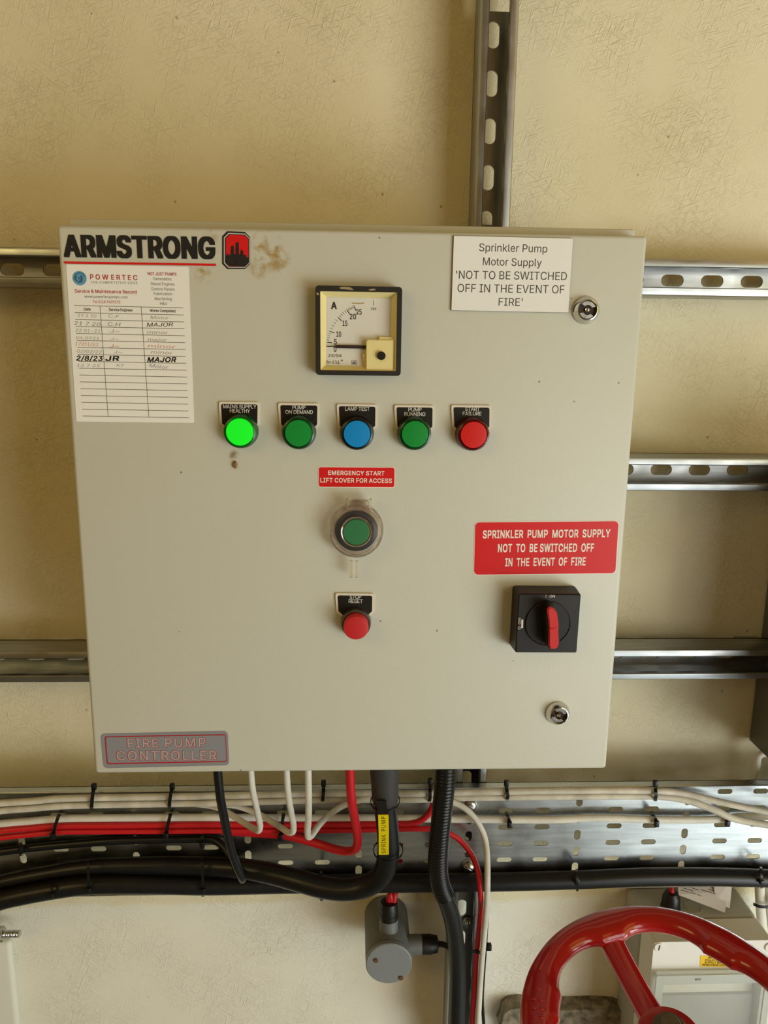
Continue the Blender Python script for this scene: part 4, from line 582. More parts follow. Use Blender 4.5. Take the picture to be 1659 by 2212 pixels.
for q in (((762, 1272), (832, 1272)), ((832, 1272), (832, 1320)), ((832, 1320), (762, 1320)), ((762, 1320), (762, 1272))): stroke(bm, [apx(*q[0]), apx(*q[1])], .6, -hd)
obj('scale_markings', bm, mat('scale_ink', '24201c', .6), am, smooth=False)
bm = B(); stroke(bm, [apx(770, 478), apx(860, 482), apx(935, 477)], 1.6, -hd); obj('brown_stain', bm, mat('rust_stain', 'a98845', .7), am, smooth=False)
hb = .0105; bm = B()
pts = [apx(*q) for q in ((962, 1000), (985, 980), (1345, 985), (1338, 1408), (960, 1398))]
prism(bm, [(D(x, y, hb).x, D(x, y, hb).z) for x, y in pts][::-1], -.004, -hb, .0006)
pts = [apx(*q) for q in ((918, 1182), (965, 1182), (962, 1398), (950, 1398))]
prism(bm, [(D(x, y, .0075).x, D(x, y, .0075).z) for x, y in pts][::-1], -.004, -.0075)
pts = [apx(*q) for q in ((1145, 945), (1340, 950), (1340, 990), (1145, 985))]
prism(bm, [(D(x, y, .008).x, D(x, y, .008).z) for x, y in pts][::-1], -.004, -.008)
obj('movement_cover', bm, M_cream, am)
bm = B(); lathe(bm, D(*apx(1172, 1203), hb), (0, -1, 0), [(.0036, -.0005), (.0036, .0022), (.0031, .0027), (0, .0027)], 24); obj('zero_screw', bm, M_black_p, am)
bm = B(); q = [apx(*v) for v in ((418, 1069), (520, 1070), (560, 1052), (985, 1060), (985, 1105), (560, 1098), (520, 1080), (418, 1076))]
prism(bm, [(D(x, y, .0062).x, D(x, y, .0062).z) for x, y in q][::-1], -.0056, -.0062); obj('needle', bm, mat('needle_brown', '2c1c17', .5), am, smooth=False)
bm = B()
for q in (((590, 262), (640, 250), (740, 256), (785, 285), (780, 298), (700, 290), (610, 282)), ((990, 290), (1040, 278), (1090, 280), (1092, 300), (1020, 305)), ((275, 330), (310, 335), (312, 370), (280, 362))):
    prism(bm, [(D(*apx(*v), ha+.0002).x, D(*apx(*v), ha+.0002).z) for v in q][::-1], -ha, -ha-.0002)
obj('paint_splash', bm, mat('old_paint', '9a8a66', .7), am, smooth=False)
# thin acrylic window over the dial
bm = B(); prism(bm, rrect(w2, h2, .0004, 1, c2.x, c2.z, a2), -ha+.0002, -ha-.0001)

# pilot lights and push buttons
def legend(par, x0, x1, y0, yb, lines, h=.0018):
    'a white-edged black legend plate with chamfered lower corners, drawn in photo pixels'
    def poly(i): 
        ch = 9
        p = [(x0+i+4, y0+i), (x1-i-4, y0+i+1), (x1-i-1, y0+i+2), (x1-i, y0+i+5), (x1-i-.5, yb-ch-i*.3), (x1-i-ch*1.2, yb-i*.3), (x0+i+ch*1.2+2, yb-i*.3), (x0+i+2, yb-ch-i*.3), (x0+i, y0+i+4), (x0+i+1, y0+i+1)]
        return p
    bm = B(); prism(bm, [(D(x, y, h).x, D(x, y, h).z) for x, y in poly(0)][::-1], .0001, -h)
    lp = obj('legend_plate', bm, mat('legend_white', 'dcd3c2', .5), par, smooth=False)
    bm = B(); prism(bm, [(D(x, y, h+.0001).x, D(x, y, h+.0001).z) for x, y in poly(4.6)][::-1], -h+.0003, -h-.0001)
    obj('legend_face', bm, mat('legend_black', '14100d', .4), par, smooth=False)
    letters(lines, mat('legend_print', 'd8d4cc', .5), par, h+.00025)
def pilot(cx, cy, lens_c, rim_c, x0, x1, y0, lines, label, emit=0):
    H = .0125; p = D(cx, cy, H); c = Vector((p.x, 0, p.z)); r = 37.2/2/1*2/2510*1.0
    bm = B(); lathe(bm, c, (0, -1, 0), [(r*1.02, 0), (r*1.02, .0035), (r*.99, .0045), (r*.97, .0095), (r*.93, .0112), (r*.84, .0118), (r*.825, .0102), (r*.80, .0098)], 48)
    o = obj('pilot_light', bm, rim_c, cab); o['label'] = label
    bm = B(); lathe(bm, c, (0, -1, 0), [(r*.80, .0090), (r*.80, .0118), (r*.77, .0126), (r*.5, .0129), (0, .0130)], 48)
    obj('lens', bm, lens_c, o)
    legend(o, x0, x1, y0, y0+57, lines)
gr = mat('green_lens', '0b8a34', .35); grim = mat('dark_green_rim', '123a1c', .25)
kl = dict(fat=.012, space=.93)
pilot(517.5, 933.5, mat('lit_green_lens', '10d020', .35, emit=.75), mat('lit_green_rim', '12501c', .25), 473, 561, 868, [('MAINS SUPPLY', (482, 882), (553.8, 882.4), 8, kl), ('HEALTHY', (496.4, 891.4), (540.4, 891.8), 8, kl)], 'lit bright green pilot light marked MAINS SUPPLY HEALTHY')
pilot(644.3, 936, gr, grim, 601, 690, 870.5, [('PUMP', (631.6, 884.2), (660, 884.4), 8, kl), ('ON DEMAND', (616.7, 893.8), (676, 894.2), 8, kl)], 'unlit green pilot light marked PUMP ON DEMAND')
o_blue = pilot(771, 937.5, mat('blue_button', '0086cc', .4), mat('black_rim', '17150f', .3), 727.5, 815.5, 873, [('LAMP TEST', (745.4, 887), (798.4, 887.5), 8, kl)], 'blue button marked LAMP TEST')
pilot(896.5, 938, gr, grim, 852, 939, 875, [('PUMP', (882, 888.8), (910.6, 889), 8, kl), ('RUNNING', (873.3, 898.4), (918.8, 898.8), 8, kl)], 'unlit green pilot light marked PUMP RUNNING')
pilot(1023.5, 939.5, mat('red_lens', 'd01c18', .35), mat('dark_red_rim', '4e0f10', .25), 975, 1062, 875, [('START', (1004.8, 887.6), (1036, 887.8), 8, kl), ('FAILURE', (999.3, 897.2), (1039.7, 897.5), 8, kl)], 'red pilot light marked START FAILURE')
# the emergency start button under its clear flap
p = D(769.5, 1149.5, .012); c = Vector((p.x, 0, p.z)); px = 1/2560
M_clear = mat('clear_plastic', 'f8eee4', .06, trans=1., ior=1.4, alpha=.8)
bm = B(); lathe(bm, c, (0, -1, 0), [(.0195, 0), (.0195, .0045), (.0185, .0052), (.0145, .0056), (.0138, .0104), (.0125, .0112), (.0122, .0098)], 48)
es = obj('emergency_start_button', bm, mat('collar_black', '25211d', .4), cab); es['label'] = 'green push button under a clear hinged flap'
bm = B(); lathe(bm, c, (0, -1, 0), [(.0139, .0092), (.0141, .0112), (.0135, .0118), (.0127, .0116), (.0123, .0102)], 48); obj('chrome_ring', bm, M_chrome, es)
bm = B(); lathe(bm, c, (0, -1, 0), [(.0119, .0060), (.0119, .0120), (.0112, .0128), (0, .0131)], 48); obj('button_cap', bm, mat('green_cap', '0c6e38', .45), es)
bm = B()
cf = Vector((c.x, 0, c.z+.0006))
def ring(bm, c, prof, n=56):                    # closed hollow profile turned about the y axis
    x, y, d = frame((0, -1, 0)); rings = []
    for r, h in prof: rings.append([bm.verts.new(Vector(c)+d*h+x*(r*math.cos(2*math.pi*k/n))+y*(r*math.sin(2*math.pi*k/n))) for k in range(n)])
    for i in range(len(rings)):
        a, b = rings[i], rings[(i+1) % len(rings)]
        for k in range(n): bm.faces.new((a[k], a[(k+1) % n], b[(k+1) % n], b[k]))
    bmesh.ops.recalc_face_normals(bm, faces=bm.faces)
ring(bm, cf, [(.0248, .0002), (.0248, .0060), (.0235, .0062), (.0222, .0060), (.0222, .0002)])
flp = obj('flap_base', bm, M_clear, es)
bm = B(); ring(bm, cf, [(.0240, .0066), (.0240, .0130), (.0228, .0146), (.0200, .0150), (.0200, .0138), (.0216, .0128), (.0222, .0120), (.0222, .0066)])
flap = obj('clear_flap', bm, M_clear, es)
bm = B(); lathe(bm, cf, (0, -1, 0), [(.0200, .0139), (.0200, .0149)], 48); obj('flap_window', bm, mat('thin_clear', 'ffffff', .05, alpha=.012), es)
bm = B(); q = D(774.5, 1086, .011)
box(bm, q, (.0175, .009, .0052), .0012); box(bm, q+Vector((-.0105, 0, -.0006)), (.0028, .0075, .0085), .0006); box(bm, q+Vector((.0105, 0, -.0006)), (.0028, .0075, .0085), .0006)
obj('flap_hinge', bm, M_clear, es)
bm = B()
for x in (758.5, 770): q = D(x, 1229, .010); box(bm, q, (.0035, .0035, .0158), .0006)
obj('flap_tab', bm, M_clear, es)
# stop / reset
p = D(769, 1349.5, .009); c = Vector((p.x, 0, p.z))
bm = B(); lathe(bm, c, (0, -1, 0), [(.0142, 0), (.0142, .004), (.0136, .0085), (.0130, .0094), (.0122, .0094), (.0120, .008)], 48)
sb = obj('stop_button', bm, mat('dark_chrome', '6b635a', .3, .7), cab); sb['label'] = 'projecting red push button marked STOP RESET'
bm = B(); lathe(bm, c, (0, -1, 0), [(.0116, .006), (.0116, .0165), (.0108, .0178), (.009, .0182), (0, .0183)], 48); obj('button_cap', bm, mat('red_cap', 'c02326', .45), sb)
legend(sb, 724.6, 808.7, 1281.5, 1331, [('STOP', (755.4, 1293.4), (780.3, 1293.6), 8, kl), ('RESET', (753, 1302.4), (783.3, 1302.8), 8, kl)])

# rotary isolator switch
hr = .0215
fb = [(1120, 1282.5), (1254.5, 1283.5), (1246.5, 1410.5), (1113.5, 1410)]
c, wd, ht, an = quad(fb, hr); bm = B()
bb = rrect(wd*1.045, ht*1.045, .003, 4, c.x, c.z, an); ff = rrect(wd, ht, .0015, 4, c.x, c.z, an)
va = [bm.verts.new((x, -.0003, z)) for x, z in bb]; vb = [bm.verts.new((x, -.004, z)) for x, z in bb]; vc = [bm.verts.new((x, -hr+.001, z)) for x, z in ff]
ff2 = rrect(wd-.002, ht-.002, .001, 4, c.x, c.z, an); vd = [bm.verts.new((x, -hr, z)) for x, z in ff2]
n = len(bb)
for a, b in ((va, vb), (vb, vc), (vc, vd)):
    for i in range(n): bm.faces.new((a[i], a[(i+1) % n], b[(i+1) % n], b[i]))
bm.faces.new(vd); bm.faces.new(va[::-1]); bmesh.ops.recalc_face_normals(bm, faces=bm.faces)
M_sw = mat('switch_black', '1c1713', .45)
rs = obj('rotary_switch', bm, M_sw, cab, smooth=False); rs['label'] = 'black rotary isolator switch with a red handle'
q = D(1183.5, 1346.5, hr)
bm = B(); lathe(bm, q, (0, -1, 0), [(.0212, -.001), (.0212, .0012), (.0205, .0016), (.0203, .0008), (0, .0008)], 56); obj('dial_disc', bm, mat('dial_black', '12100e', .4), rs)
hk = .040
hpts = [(1184, 1317), (1187, 1311.5), (1191, 1309), (1199, 1311), (1204, 1319), (1209.5, 1348), (1210, 1392), (1207, 1402), (1199, 1407.5), (1189, 1406), (1183.5, 1398), (1183, 1362), (1180.5, 1335)]
bm = B(); prism(bm, [(D(x, y, hk-.0015).x, D(x, y, hk-.0015).z) for x, y in hpts][::-1], -hr, -hk+.0015, .0012); hn = obj('handle', bm, M_sw, rs)
rp = [(1182.5, 1318), (1186, 1313), (1190, 1312), (1197, 1315), (1203.5, 1324), (1207.5, 1352), (1206, 1358), (1207.5, 1392), (1204, 1400), (1197, 1403), (1189.5, 1401.5), (1186, 1394), (1186.3, 1357), (1184.5, 1335)]
bm = B(); prism(bm, [(D(x, y, hk).x, D(x, y, hk).z) for x, y in rp][::-1], -hk+.003, -hk, .0009, 3); box(bm, D(1196.5, 1358, hk), (.0078, .0012, .0012), .0004)
obj('red_grip', bm, mat('red_grip', 'c8201f', .4), hn)
bm = B(); text(bm, 'I', (1178.4, 1290.6), (1180, 1290.6), 5.5, -hr-.0002); text(bm, 'ON', (1187, 1290.8), (1198.6, 1291), 5.5, -hr-.0002)
# OFF is printed reading upward along the left side
def vtext(bm, s, x, y0, y1, cap, h):
    tmp = B(); text(tmp, s, (1150, 1340), (1150+(y0-y1), 1340), cap, -h); a = D(1150, 1340, h); b = D(x, y0, h)
    mp = {}
    for v in tmp.verts: d = v.co-a; mp[v] = bm.verts.new((b.x-d.z, v.co.y, b.z+d.x))
    for f in tmp.faces: bm.faces.new([mp[v] for v in f.verts])
    tmp.free()
vtext(bm, 'O', 1124.5, 1359.2, 1353.6, 5.5, hr+.0002); vtext(bm, 'OFF', 1125.2, 1348, 1333.5, 5.5, hr+.0002)
stroke(bm, [(1128, 1356), (1128, 1348.5)], 4.2, -hr-.0002); stroke(bm, [(1128.4, 1346.5), (1128.4, 1339.4)], 4.2, -hr-.0002)
obj('lettering', bm, M_white_s, rs, smooth=False)

# locks
def lock(cx, cy, label, turn):
    p = D(cx, cy, .006); c = Vector((p.x, 0, p.z))
    bm = B(); lathe(bm, c, (0, -1, 0), [(.0118, 0), (.0120, .001), (.0116, .0022), (.0088, .0066), (.0082, .0068), (.0078, .0058), (.0076, .003), (0, .003)], 48)
    o = obj('door_lock', bm, M_chrome, cab); o['label'] = label
    bm = B()
    for s in (0, 1):
        ps = []; a0 = turn+180*s
        for k in range(9): a = R(a0-58+116*k/8); ps.append((c.x+.0074*math.cos(a), c.z+.0074*math.sin(a)))
        for k in range(9): a = R(a0+50-100*k/8); ps.append((c.x+.0042*math.cos(a), c.z+.0042*math.sin(a)))
        prism(bm, ps, -.0028, -.0056, .0003)
    obj('lock_barrel', bm, M_zinc, o)
    bm = B(); lathe(bm, c+Vector((0, -.0029, 0)), (0, -1, 0), [(.0076, 0), (.0076, .0002)], 32); obj('keyway', bm, mat('lock_dark', '3a2f28', .4, .6), o)
    bm = B(); lathe(bm, c+Vector((0, -.003, 0)), (0, -1, 0), [(.0019, 0), (.0019, .0024), (.0014, .003), (0, .0031)], 20); obj('lock_pin', bm, M_chrome, o)
lock(1269.5, 669.5, 'upper round chrome lock beside the white sign', 80)
lock(1208, 1546, 'lower round chrome lock below the rotary switch', 250)
# a dried brown clump below the first lamp
bm = B(); bmesh.ops.create_icosphere(bm, subdivisions=2, radius=.0022, matrix=Matrix.Translation(D(508, 1004, .0012)) @ Matrix.Diagonal((.8, .6, 1.7, 1)))
for v in bm.verts: v.co += Vector((random.uniform(-1, 1), random.uniform(-1, 1)*.5, random.uniform(-1, 1)))*.0005
obj('dirt_clump', bm, mat('dirt_brown', '8d6b45', .9, var=.5, vscale=900), cab)

# ------------------------------------------------------------------ cables
def cable(name, pts, wpx, m, label, group, n=16, cat='cable', rfun=None):
    P = []
    for q in pts: P.append(q if isinstance(q, Vector) else at(*q))
    mid = P[len(P)//2]; r = rad(mid, wpx)
    if P[0].x < -.36: P.insert(0, P[0]+Vector((-.33, 0, -.02)))          # runs on beyond the picture
    if P[-1].x < -.36: P.append(P[-1]+Vector((-.33, 0, -.02)))
    if P[-1].x > .56 and P[0].x < -.6: P.append(P[-1]+Vector((.22, .002, -.012)))
    bm = B(); path = spline(P, .004)
    tube(bm, path, rfun(r) if rfun else r, n)
    return tag(obj(name, bm, m), label, cat, group)
def drop(px, Y):                                # where a cable leaves the underside of the cabinet
    p = at(px, 1668, Y); return Vector((p.x, Y, HB-.0004))
G1 = 'cables strapped along the tray'; G2 = 'cables dropping from the underside of the cabinet'
ya, ye = .2055, .2095
cable('white_cable', [(-60, 1744, ya), (0, 1735, ya), (62, 1731, ya), (125, 1725.5, ya), (190, 1723.5, ya), (330, 1721.5, ya), (450, 1719.5, ya), (600, 1716, ya), (700, 1714, ya), (900, 1714, ya), (1000, 1711.5, ya), (1100, 1709.5, ya), (1350, 1707.5, ya), (1440, 1709.5, ya), (1488, 1716, ya), (1562, 1734, ya-.006), (1659, 1754, ya-.012), (1740, 1770, ya-.012)], 14.5, M_white_d, 'uppermost grubby white cable on the tray, drooping across it at far right', G1)
cable('white_cable', [(-60, 1763, ye), (0, 1751, ye), (62, 1746, ye), (125, 1741, ye), (190, 1738.5, ye), (330, 1736, ye), (450, 1734.5, ye), (600, 1730, ye), (700, 1727, ye), (900, 1726.5, ye), (1000, 1723, ye), (1100, 1721.5, ye), (1350, 1719.5, ye), (1432, 1721, ye), (1488, 1730, ye-.003), (1544, 1750, ye-.008), (1581, 1767, ye-.010), (1659, 1782, ye-.014), (1740, 1796, ye-.014)], 15.5, M_white_d, 'second white cable from the top of the tray, curving lowest at far right', G1)
yc = .2130
cable('white_cable', [(-60, 1790, yc), (0, 1780, yc), (62, 1774.5, yc), (125, 1769, yc), (240, 1767, yc), (350, 1766, yc), (450, 1766, yc), (600, 1766.5, yc), (720, 1767, yc), (880, 1768, yc), (1060, 1770, yc), (1200, 1770.5, yc), (1290, 1767, yc), (1400, 1770, yc), (1540, 1770, yc), (1600, 1764, yc), (1659, 1764, yc), (1740, 1766, yc)], 16, M_white_c, 'clean white cable along the middle of the tray, directly above the red cables', G1)
yr = .2080
cable('red_cable', [(-60, 1806, yr), (0, 1795, yr), (62, 1789, yr), (120, 1784.5, yr), (240, 1783, yr), (350, 1782, yr), (450, 1781, yr), (640, 1782, yr), (760, 1780.5, yr), (850, 1779, yr), (890, 1778, yr), (912, 1771, yr), (928, 1755, yr), (936, 1738, yr), (944, 1725, .2165), (975, 1719.5, .2172), (1000, 1719, .2172)], 13, M_red_c, 'upper red cable on the tray, turning up behind the corrugated conduit', G1)
cable('red_cable', [(-60, 1822, yr), (0, 1810, yr), (62, 1803, yr), (120, 1797.5, yr), (240, 1796, yr), (350, 1795.5, yr), (450, 1794.5, yr), (640, 1794.5, yr), (760, 1793, yr), (850, 1791, yr), (905, 1790, yr-.001), (945, 1791, yr-.003), (976, 1803, yr-.005), (991, 1813, yr-.006), (1008, 1831, yr-.010), (1023, 1855, yr-.016), (1033.7, 1888, yr-.028), (1038, 1929, yr-.035), (1038.5, 1962, .190), (1033.6, 2018, .205), (1028.5, 2076, .2135), (1025, 2133, .214), (1020, 2212, .214), (1015, 2290, .214)], 12, M_red_c, 'lower red cable on the tray, bending down beside the conduit', G1)
# loops from the cabinet
def bend(p, Y0, pts): return [drop(p, Y0)]+pts
cable('white_cable', bend(538, .10, [(545, 1700, .112), (552, 1735, .125), (559.5, 1770, .14), (562, 1786, .148), (558.5, 1794.5, .155), (546, 1789, .168), (522, 1774, .186), (500, 1760, .198), (478, 1748, .2085), (455, 1741, .2165), (425, 1737, .2195)]), 13, M_white_c, 'leftmost white cable hanging from the cabinet, hooking back left to the tray', G2)
cable('white_cable', bend(615, .10, [(622, 1710, .114), (629, 1755, .130), (634, 1783, .145), (632.5, 1797, .152), (624, 1798, .158), (606, 1787, .172), (585, 1774, .188), (560, 1759, .2025), (535, 1748.5, .213), (510, 1741, .2172), (485, 1738, .2175)]), 13, M_white_c, 'middle white cable hanging from the cabinet, hooking back left above the red loop', G2)
cable('white_cable', bend(664, .10, [(666.5, 1710, .112), (666.5, 1765, .130), (664.5, 1796, .145), (666, 1808, .152), (672, 1806, .158), (688, 1784, .175), (708, 1763, .190), (738, 1742, .2005), (770, 1730, .2010), (800, 1724.5, .2015), (840, 1722, .2015)]), 13.5, M_white_c, 'rightmost white cable hanging from the cabinet, swinging up to the right', G2)
cable('red_cable', bend(751, .10, [(759, 1723, .112), (767, 1773, .128), (772, 1803, .138), (772.5, 1822, .148), (766, 1835, .158), (750, 1839, .168), (725, 1835, .178), (690, 1824, .190), (645, 1811, .197), (610, 1803.5, .2030), (560, 1800, .2155), (520, 1797, .2170), (480, 1795, .2170)]), 18, M_red_c, 'thick red cable looping down from the cabinet and back left', G2)
cable('black_cable', bend(466, .10, [(475, 1715, .112), (485, 1770, .125), (497, 1828, .138), (508, 1862, .147), (518, 1886, .154), (523, 1895, .158), (524, 1899, .164), (520, 1894, .172), (512, 1878, .184), (502, 1856, .198), (490, 1838, .205), (478, 1824, .2105), (462, 1814, .2145), (440, 1812, .215), (400, 1812.5, .215), (300, 1814.5, .215), (240, 1816.5, .215), (170, 1822, .215), (100, 1828, .215), (45, 1834, .215), (0, 1840, .215), (-60, 1850, .215)]), 17, M_black_c, 'thin black cable hooking under the cabinet and running left along the tray', G2)
# heavy black cables
yb = .2088
cable('black_cable', [(-70, 1976, .190), (0, 1946, .190), (60, 1932, .190), (130, 1919.5, .190), (190, 1912, .191), (330, 1910.5, .196), (440, 1913, .201), (600, 1910, yb), (800, 1908, yb), (1000, 1906, yb), (1100, 1904.5, yb), (1250, 1900, yb), (1400, 1894, yb), (1550, 1894, yb), (1659, 1897, yb), (1740, 1900, yb)], 38.5, M_black_c, 'long thick black cable along the lower edge of the tray from side to side', 'heavy black cables', 22)
swa = [drop(828, .118), (829, 1700, .124), (833, 1750, .130), (838, 1800, .135), (838.5, 1845, .140), (829, 1882, .145), (808, 1905, .149), (778, 1918, .153), (742, 1922, .156), (700, 1917, .161), (640, 1901, .172), (580, 1886, .187), (520, 1876, .198), (440, 1871, .2065), (330, 1869.5, .2065), (190, 1874, .2065), (95, 1888, .2065), (0, 1907, .2065), (-70, 1930, .2065)]
so = cable('armoured_cable', swa, 46, M_black_c, 'thick armoured cable with a yellow marker curving from cabinet to tray', 'heavy black cables', 22,
      rfun=lambda r: (lambda i, f, l: r*(1 if f < .3 else max(.74, 1-.30*(f-.3)/.35))))
bm = B(); a = drop(825, .118); b = at(832.5, 1730, .1275)
lathe(bm, a, b-a, [(.0205, 0), (.0205, .012), (.0195, .02), (.0160, (b-a).length*.78), (.0157, (b-a).length*.97), (.0147, (b-a).length)], 32)
obj('gland_shroud', bm, M_dark, so)
cond = [drop(963, .125), (961, 1690, .130), (956.5, 1736, .135), (949.5, 1809, .143), (946, 1857, .150), (947, 1888, .155), (953, 1917, .160), (961, 1935, .164)]
cp = spline([q if isinstance(q, Vector) else at(*q) for q in cond], .0006); r0 = rad(cp[0], 47)*.94; r1 = rad(cp[-1], 43)*.94
bm = B(); tube(bm, cp, lambda i, f, l: (r0+(r1-r0)*f)*(1+.045*math.sin(2*math.pi*l/.0046)), 28)
co = tag(obj('corrugated_conduit', bm, M_conduit), 'black corrugated conduit dropping from the right half of the cabinet', 'conduit')
bm = B(); tube(bm, spline([at(*q) for q in [(955, 1922, .162), (962, 1940, .166), (970, 1961, .171), (979, 1995, .179), (984.5, 2035, .188), (988, 2083, .195), (989, 2126, .197), (987, 2212, .197), (985, 2300, .197)]], .004), rad(cp[-1], 38), 22)
obj('conduit_tail', bm, mat('tail_black', '17191a', .4), co)
cable('white_cable', [(968, 1728, .2010), (984, 1735, .2005), (1001, 1744, .1995), (1020, 1760.6, .198), (1037, 1785, .196), (1048, 1814, .192), (1052.5, 1857, .179), (1053, 1905, .169), (1051.5, 1953, .172), (1048.5, 1990, .182), (1045, 2030, .196), (1041, 2076, .206), (1037, 2133, .2075), (1032.5, 2212, .2075), (1028, 2290, .2075)], 13, M_white_c, 'white cable arching out right of the conduit and running down the upright channel', 'cables running down the lower upright channel')
cable('black_cable', [(1053, 1968, .214), (1051.5, 2000, .217), (1048.5, 2050, .2185), (1045, 2100, .2185), (1042, 2160, .2185), (1045, 2212, .2185), (1048, 2290, .2185)], 7, M_black_c, 'slim black cable tucked behind the white cable on the lower upright channel', 'cables running down the lower upright channel')
# yellow cable marker
mk = thing('cable_marker', at(829, 1800, .112), 'yellow cable marker strip reading SPRINK PUMP strapped to the thick cable', 'cable marker')
def ribbon(bm, P, wv, th=.0008):
    'a strap of half-width vector wv along path P'
    rings = []
    for i, p in enumerate(P):
        t = (P[min(i+1, len(P)-1)]-P[max(i-1, 0)]).normalized(); nn = t.cross(wv).normalized()*th/2
        rings.append([bm.verts.new(p+s) for s in (-wv-nn, wv-nn, wv+nn, -wv+nn)])
    for a, b in zip(rings, rings[1:]):
        for k in range(4): bm.faces.new((a[k], a[(k+1) % 4], b[(k+1) % 4], b[k]))
    bm.faces.new(rings[0]); bm.faces.new(rings[-1][::-1]); bmesh.ops.recalc_face_normals(bm, faces=bm.faces)
mf = [at(823.5, 1729, .1085), at(827.5, 1760, .1120), at(829, 1800, .1160), at(829.5, 1852, .1215)]
bm = B(); ribbon(bm, spline(mf, .004), Vector((.0054, 0, 0)), .0014); obj('holder', bm, M_black_p, mk)
yf = [at(828, 1760, .1103), at(829, 1800, .1144), at(829, 1845.5, .1192)]
bm = B(); ribbon(bm, spline(yf, .004), Vector((.0060, 0, 0)), .0012); obj('yellow_strip', bm, mat('yellow_plastic', 'e8d400', .4), mk)
# lettering reads upward along the strip
tmp = B(); text(tmp, 'SPRINK  PUMP', (1150, 1340), (1350, 1340), 25, 0, space=1.15)
x0, x1 = min(v.co.x for v in tmp.verts), max(v.co.x for v in tmp.verts); z0, z1 = min(v.co.z for v in tmp.verts), max(v.co.z for v in tmp.verts)
bm = B(); mp = {}
lo, hi = at(828.9, 1843, .1183), at(828.1, 1764, .1100)
for v in tmp.verts:
    f = (v.co.x-x0)/(x1-x0); g = (v.co.z-z0)/(z1-z0)
    mp[v] = bm.verts.new(lo.lerp(hi, f)+Vector((.0026-.0052*g, -.0002, 0)))
for f in tmp.faces: bm.faces.new([mp[v] for v in f.verts])
tmp.free(); obj('lettering', bm, M_ink, mk, smooth=False)
def hoop(bm, c, d, r, w=.0022, th=.0009):
    x, y, dd = frame(d); P = [c+x*(r*math.cos(a))+y*(r*math.sin(a)) for a in [2*math.pi*k/36 for k in range(36)]]
    rings = []
    for k, p in enumerate(P):
        nn = (p-c).normalized()*th/2; rings.append([bm.verts.new(p+s) for s in (-dd*w/2-nn, dd*w/2-nn, dd*w/2+nn, -dd*w/2+nn)])
    for i in range(36):
        a, b = rings[i], rings[(i+1) % 36]
        for k in range(4): bm.faces.new((a[k], a[(k+1) % 4], b[(k+1) % 4], b[k]))
    bmesh.ops.recalc_face_normals(bm, faces=bm.faces)
for q, dd, r in (((832, 1730, .1275), at(833, 1750, .130)-at(829, 1700, .124), .0170), ((838.5, 1836, .139), at(838.5, 1845, .140)-at(838, 1800, .135), .0178)):
    bm = B(); hoop(bm, at(*q), dd, r); obj('strap', bm, M_tie, mk)

# cable ties
GT = 'black cable ties around the cables on the tray'
def tie(pts, headp, label, w=.0042, hs=(.0062, .0055, .0085), tail=None):
    'strap through photo points (px, py, Y), head at one point'
    P = [at(*p) for p in pts]; c = at(*headp)
    t = thing('cable_tie', c, label, 'cable tie', GT)
    bm = B(); ribbon(bm, spline(P, .003), Vector((w/2, 0, 0)), .0012); obj('strap', bm, M_tie, t)
    bm = B(); box(bm, c, hs, .0012)
    obj('head', bm, M_tie, t)
def tie_top(x, lean, y1, label, yh=1699):
    yy = ya-.0075
    tie([(x+lean, 1694, .2185), (x+lean, 1700, .2085), (x+lean*.5, 1712, yy), (x, (1712+y1)/2, yy-.0005), (x-1, y1-2, yy+.002), (x-1, y1+4, .2215)], (x+lean, yh, .206), label)
tie_top(199, 4, 1744, 'upper cable tie on the tray below the left corner of the cabinet')
tie_top(367, 5, 1741, 'upper cable tie on the tray below the silver label')
tie_top(698, 1, 1730, 'upper cable tie between the hanging white cables and the red loop', 1692)
tie_top(850, 0, 1733, 'upper cable tie just right of the armoured cable', 1702)
tie_top(929, 0, 1730, 'upper cable tie at the left edge of the corrugated conduit', 1688)
tie_top(1097, -3, 1726, 'upper cable tie on the tray right of the conduit, below the lower lock', 1692)
tie_top(1417, -1, 1726, 'upper cable tie at the right where the white cables part', 1692)
def tie_mid(x, dx, y0, y1, Y, label, hy=None):
    yy = Y-.0092
    tie([(x+dx, y0-3, .2215), (x+dx*.7, y0+3, yy+.002), (x, (y0+y1)/2, yy), (x-dx*.5, y1-3, yy+.002), (x-dx*.6, y1+5, .2215)], (x-dx*.7, hy or y1+5, Y-.0100), label)
tie_mid(120, 8, 1762, 1801, yr, 'cable tie on the red cables at far left')
tie_mid(363, 6, 1760, 1800, yr, 'cable tie on the red cables below the silver label')
tie_mid(609, 4, 1760, 1803, yr, 'cable tie on the red cables behind the middle hanging white cable')
tie_mid(1098, -4, 1757, 1776, yc, 'cable tie on the middle white cable right of the conduit')
tie_mid(1414, -6, 1757, 1774, yc, 'cable tie on the middle white cable at the right, left of its dip behind others')
tie_mid(1568, -5, 1760, 1773, yc, 'cable tie half hidden under the drooping white cables at far right')
tie_mid(45, 0, 1824, 1843, .2145, 'cable tie on the thin black cable at far left', 1834)
tie_mid(437, 0, 1803, 1824, .2145, 'cable tie on the thin black cable left of its downward hook', 1824)
def tie_big(x, y0, y1, Y, label, hy, w=.0034):
    yy = Y-.0155
    tie([(x, y0-2, .2195), (x, y0+5, yy+.005), (x+1, (y0+y1)/2, yy-.001), (x+1, y1-5, yy+.005), (x+1, y1+4, yy+.014)], (x+1, hy, yy+.001), label, w, (.006, .005, .006))
tie_big(111, 1905, 1938, .190, 'short tie on the thick black cable at far left', 1933)
tie_big(190, 1860, 1930, .1905, 'long tie around both thick black cables, left one', 1922)
tie_big(437, 1856, 1932, .1995, 'long tie around both thick black cables below the end of the silver label', 1924)
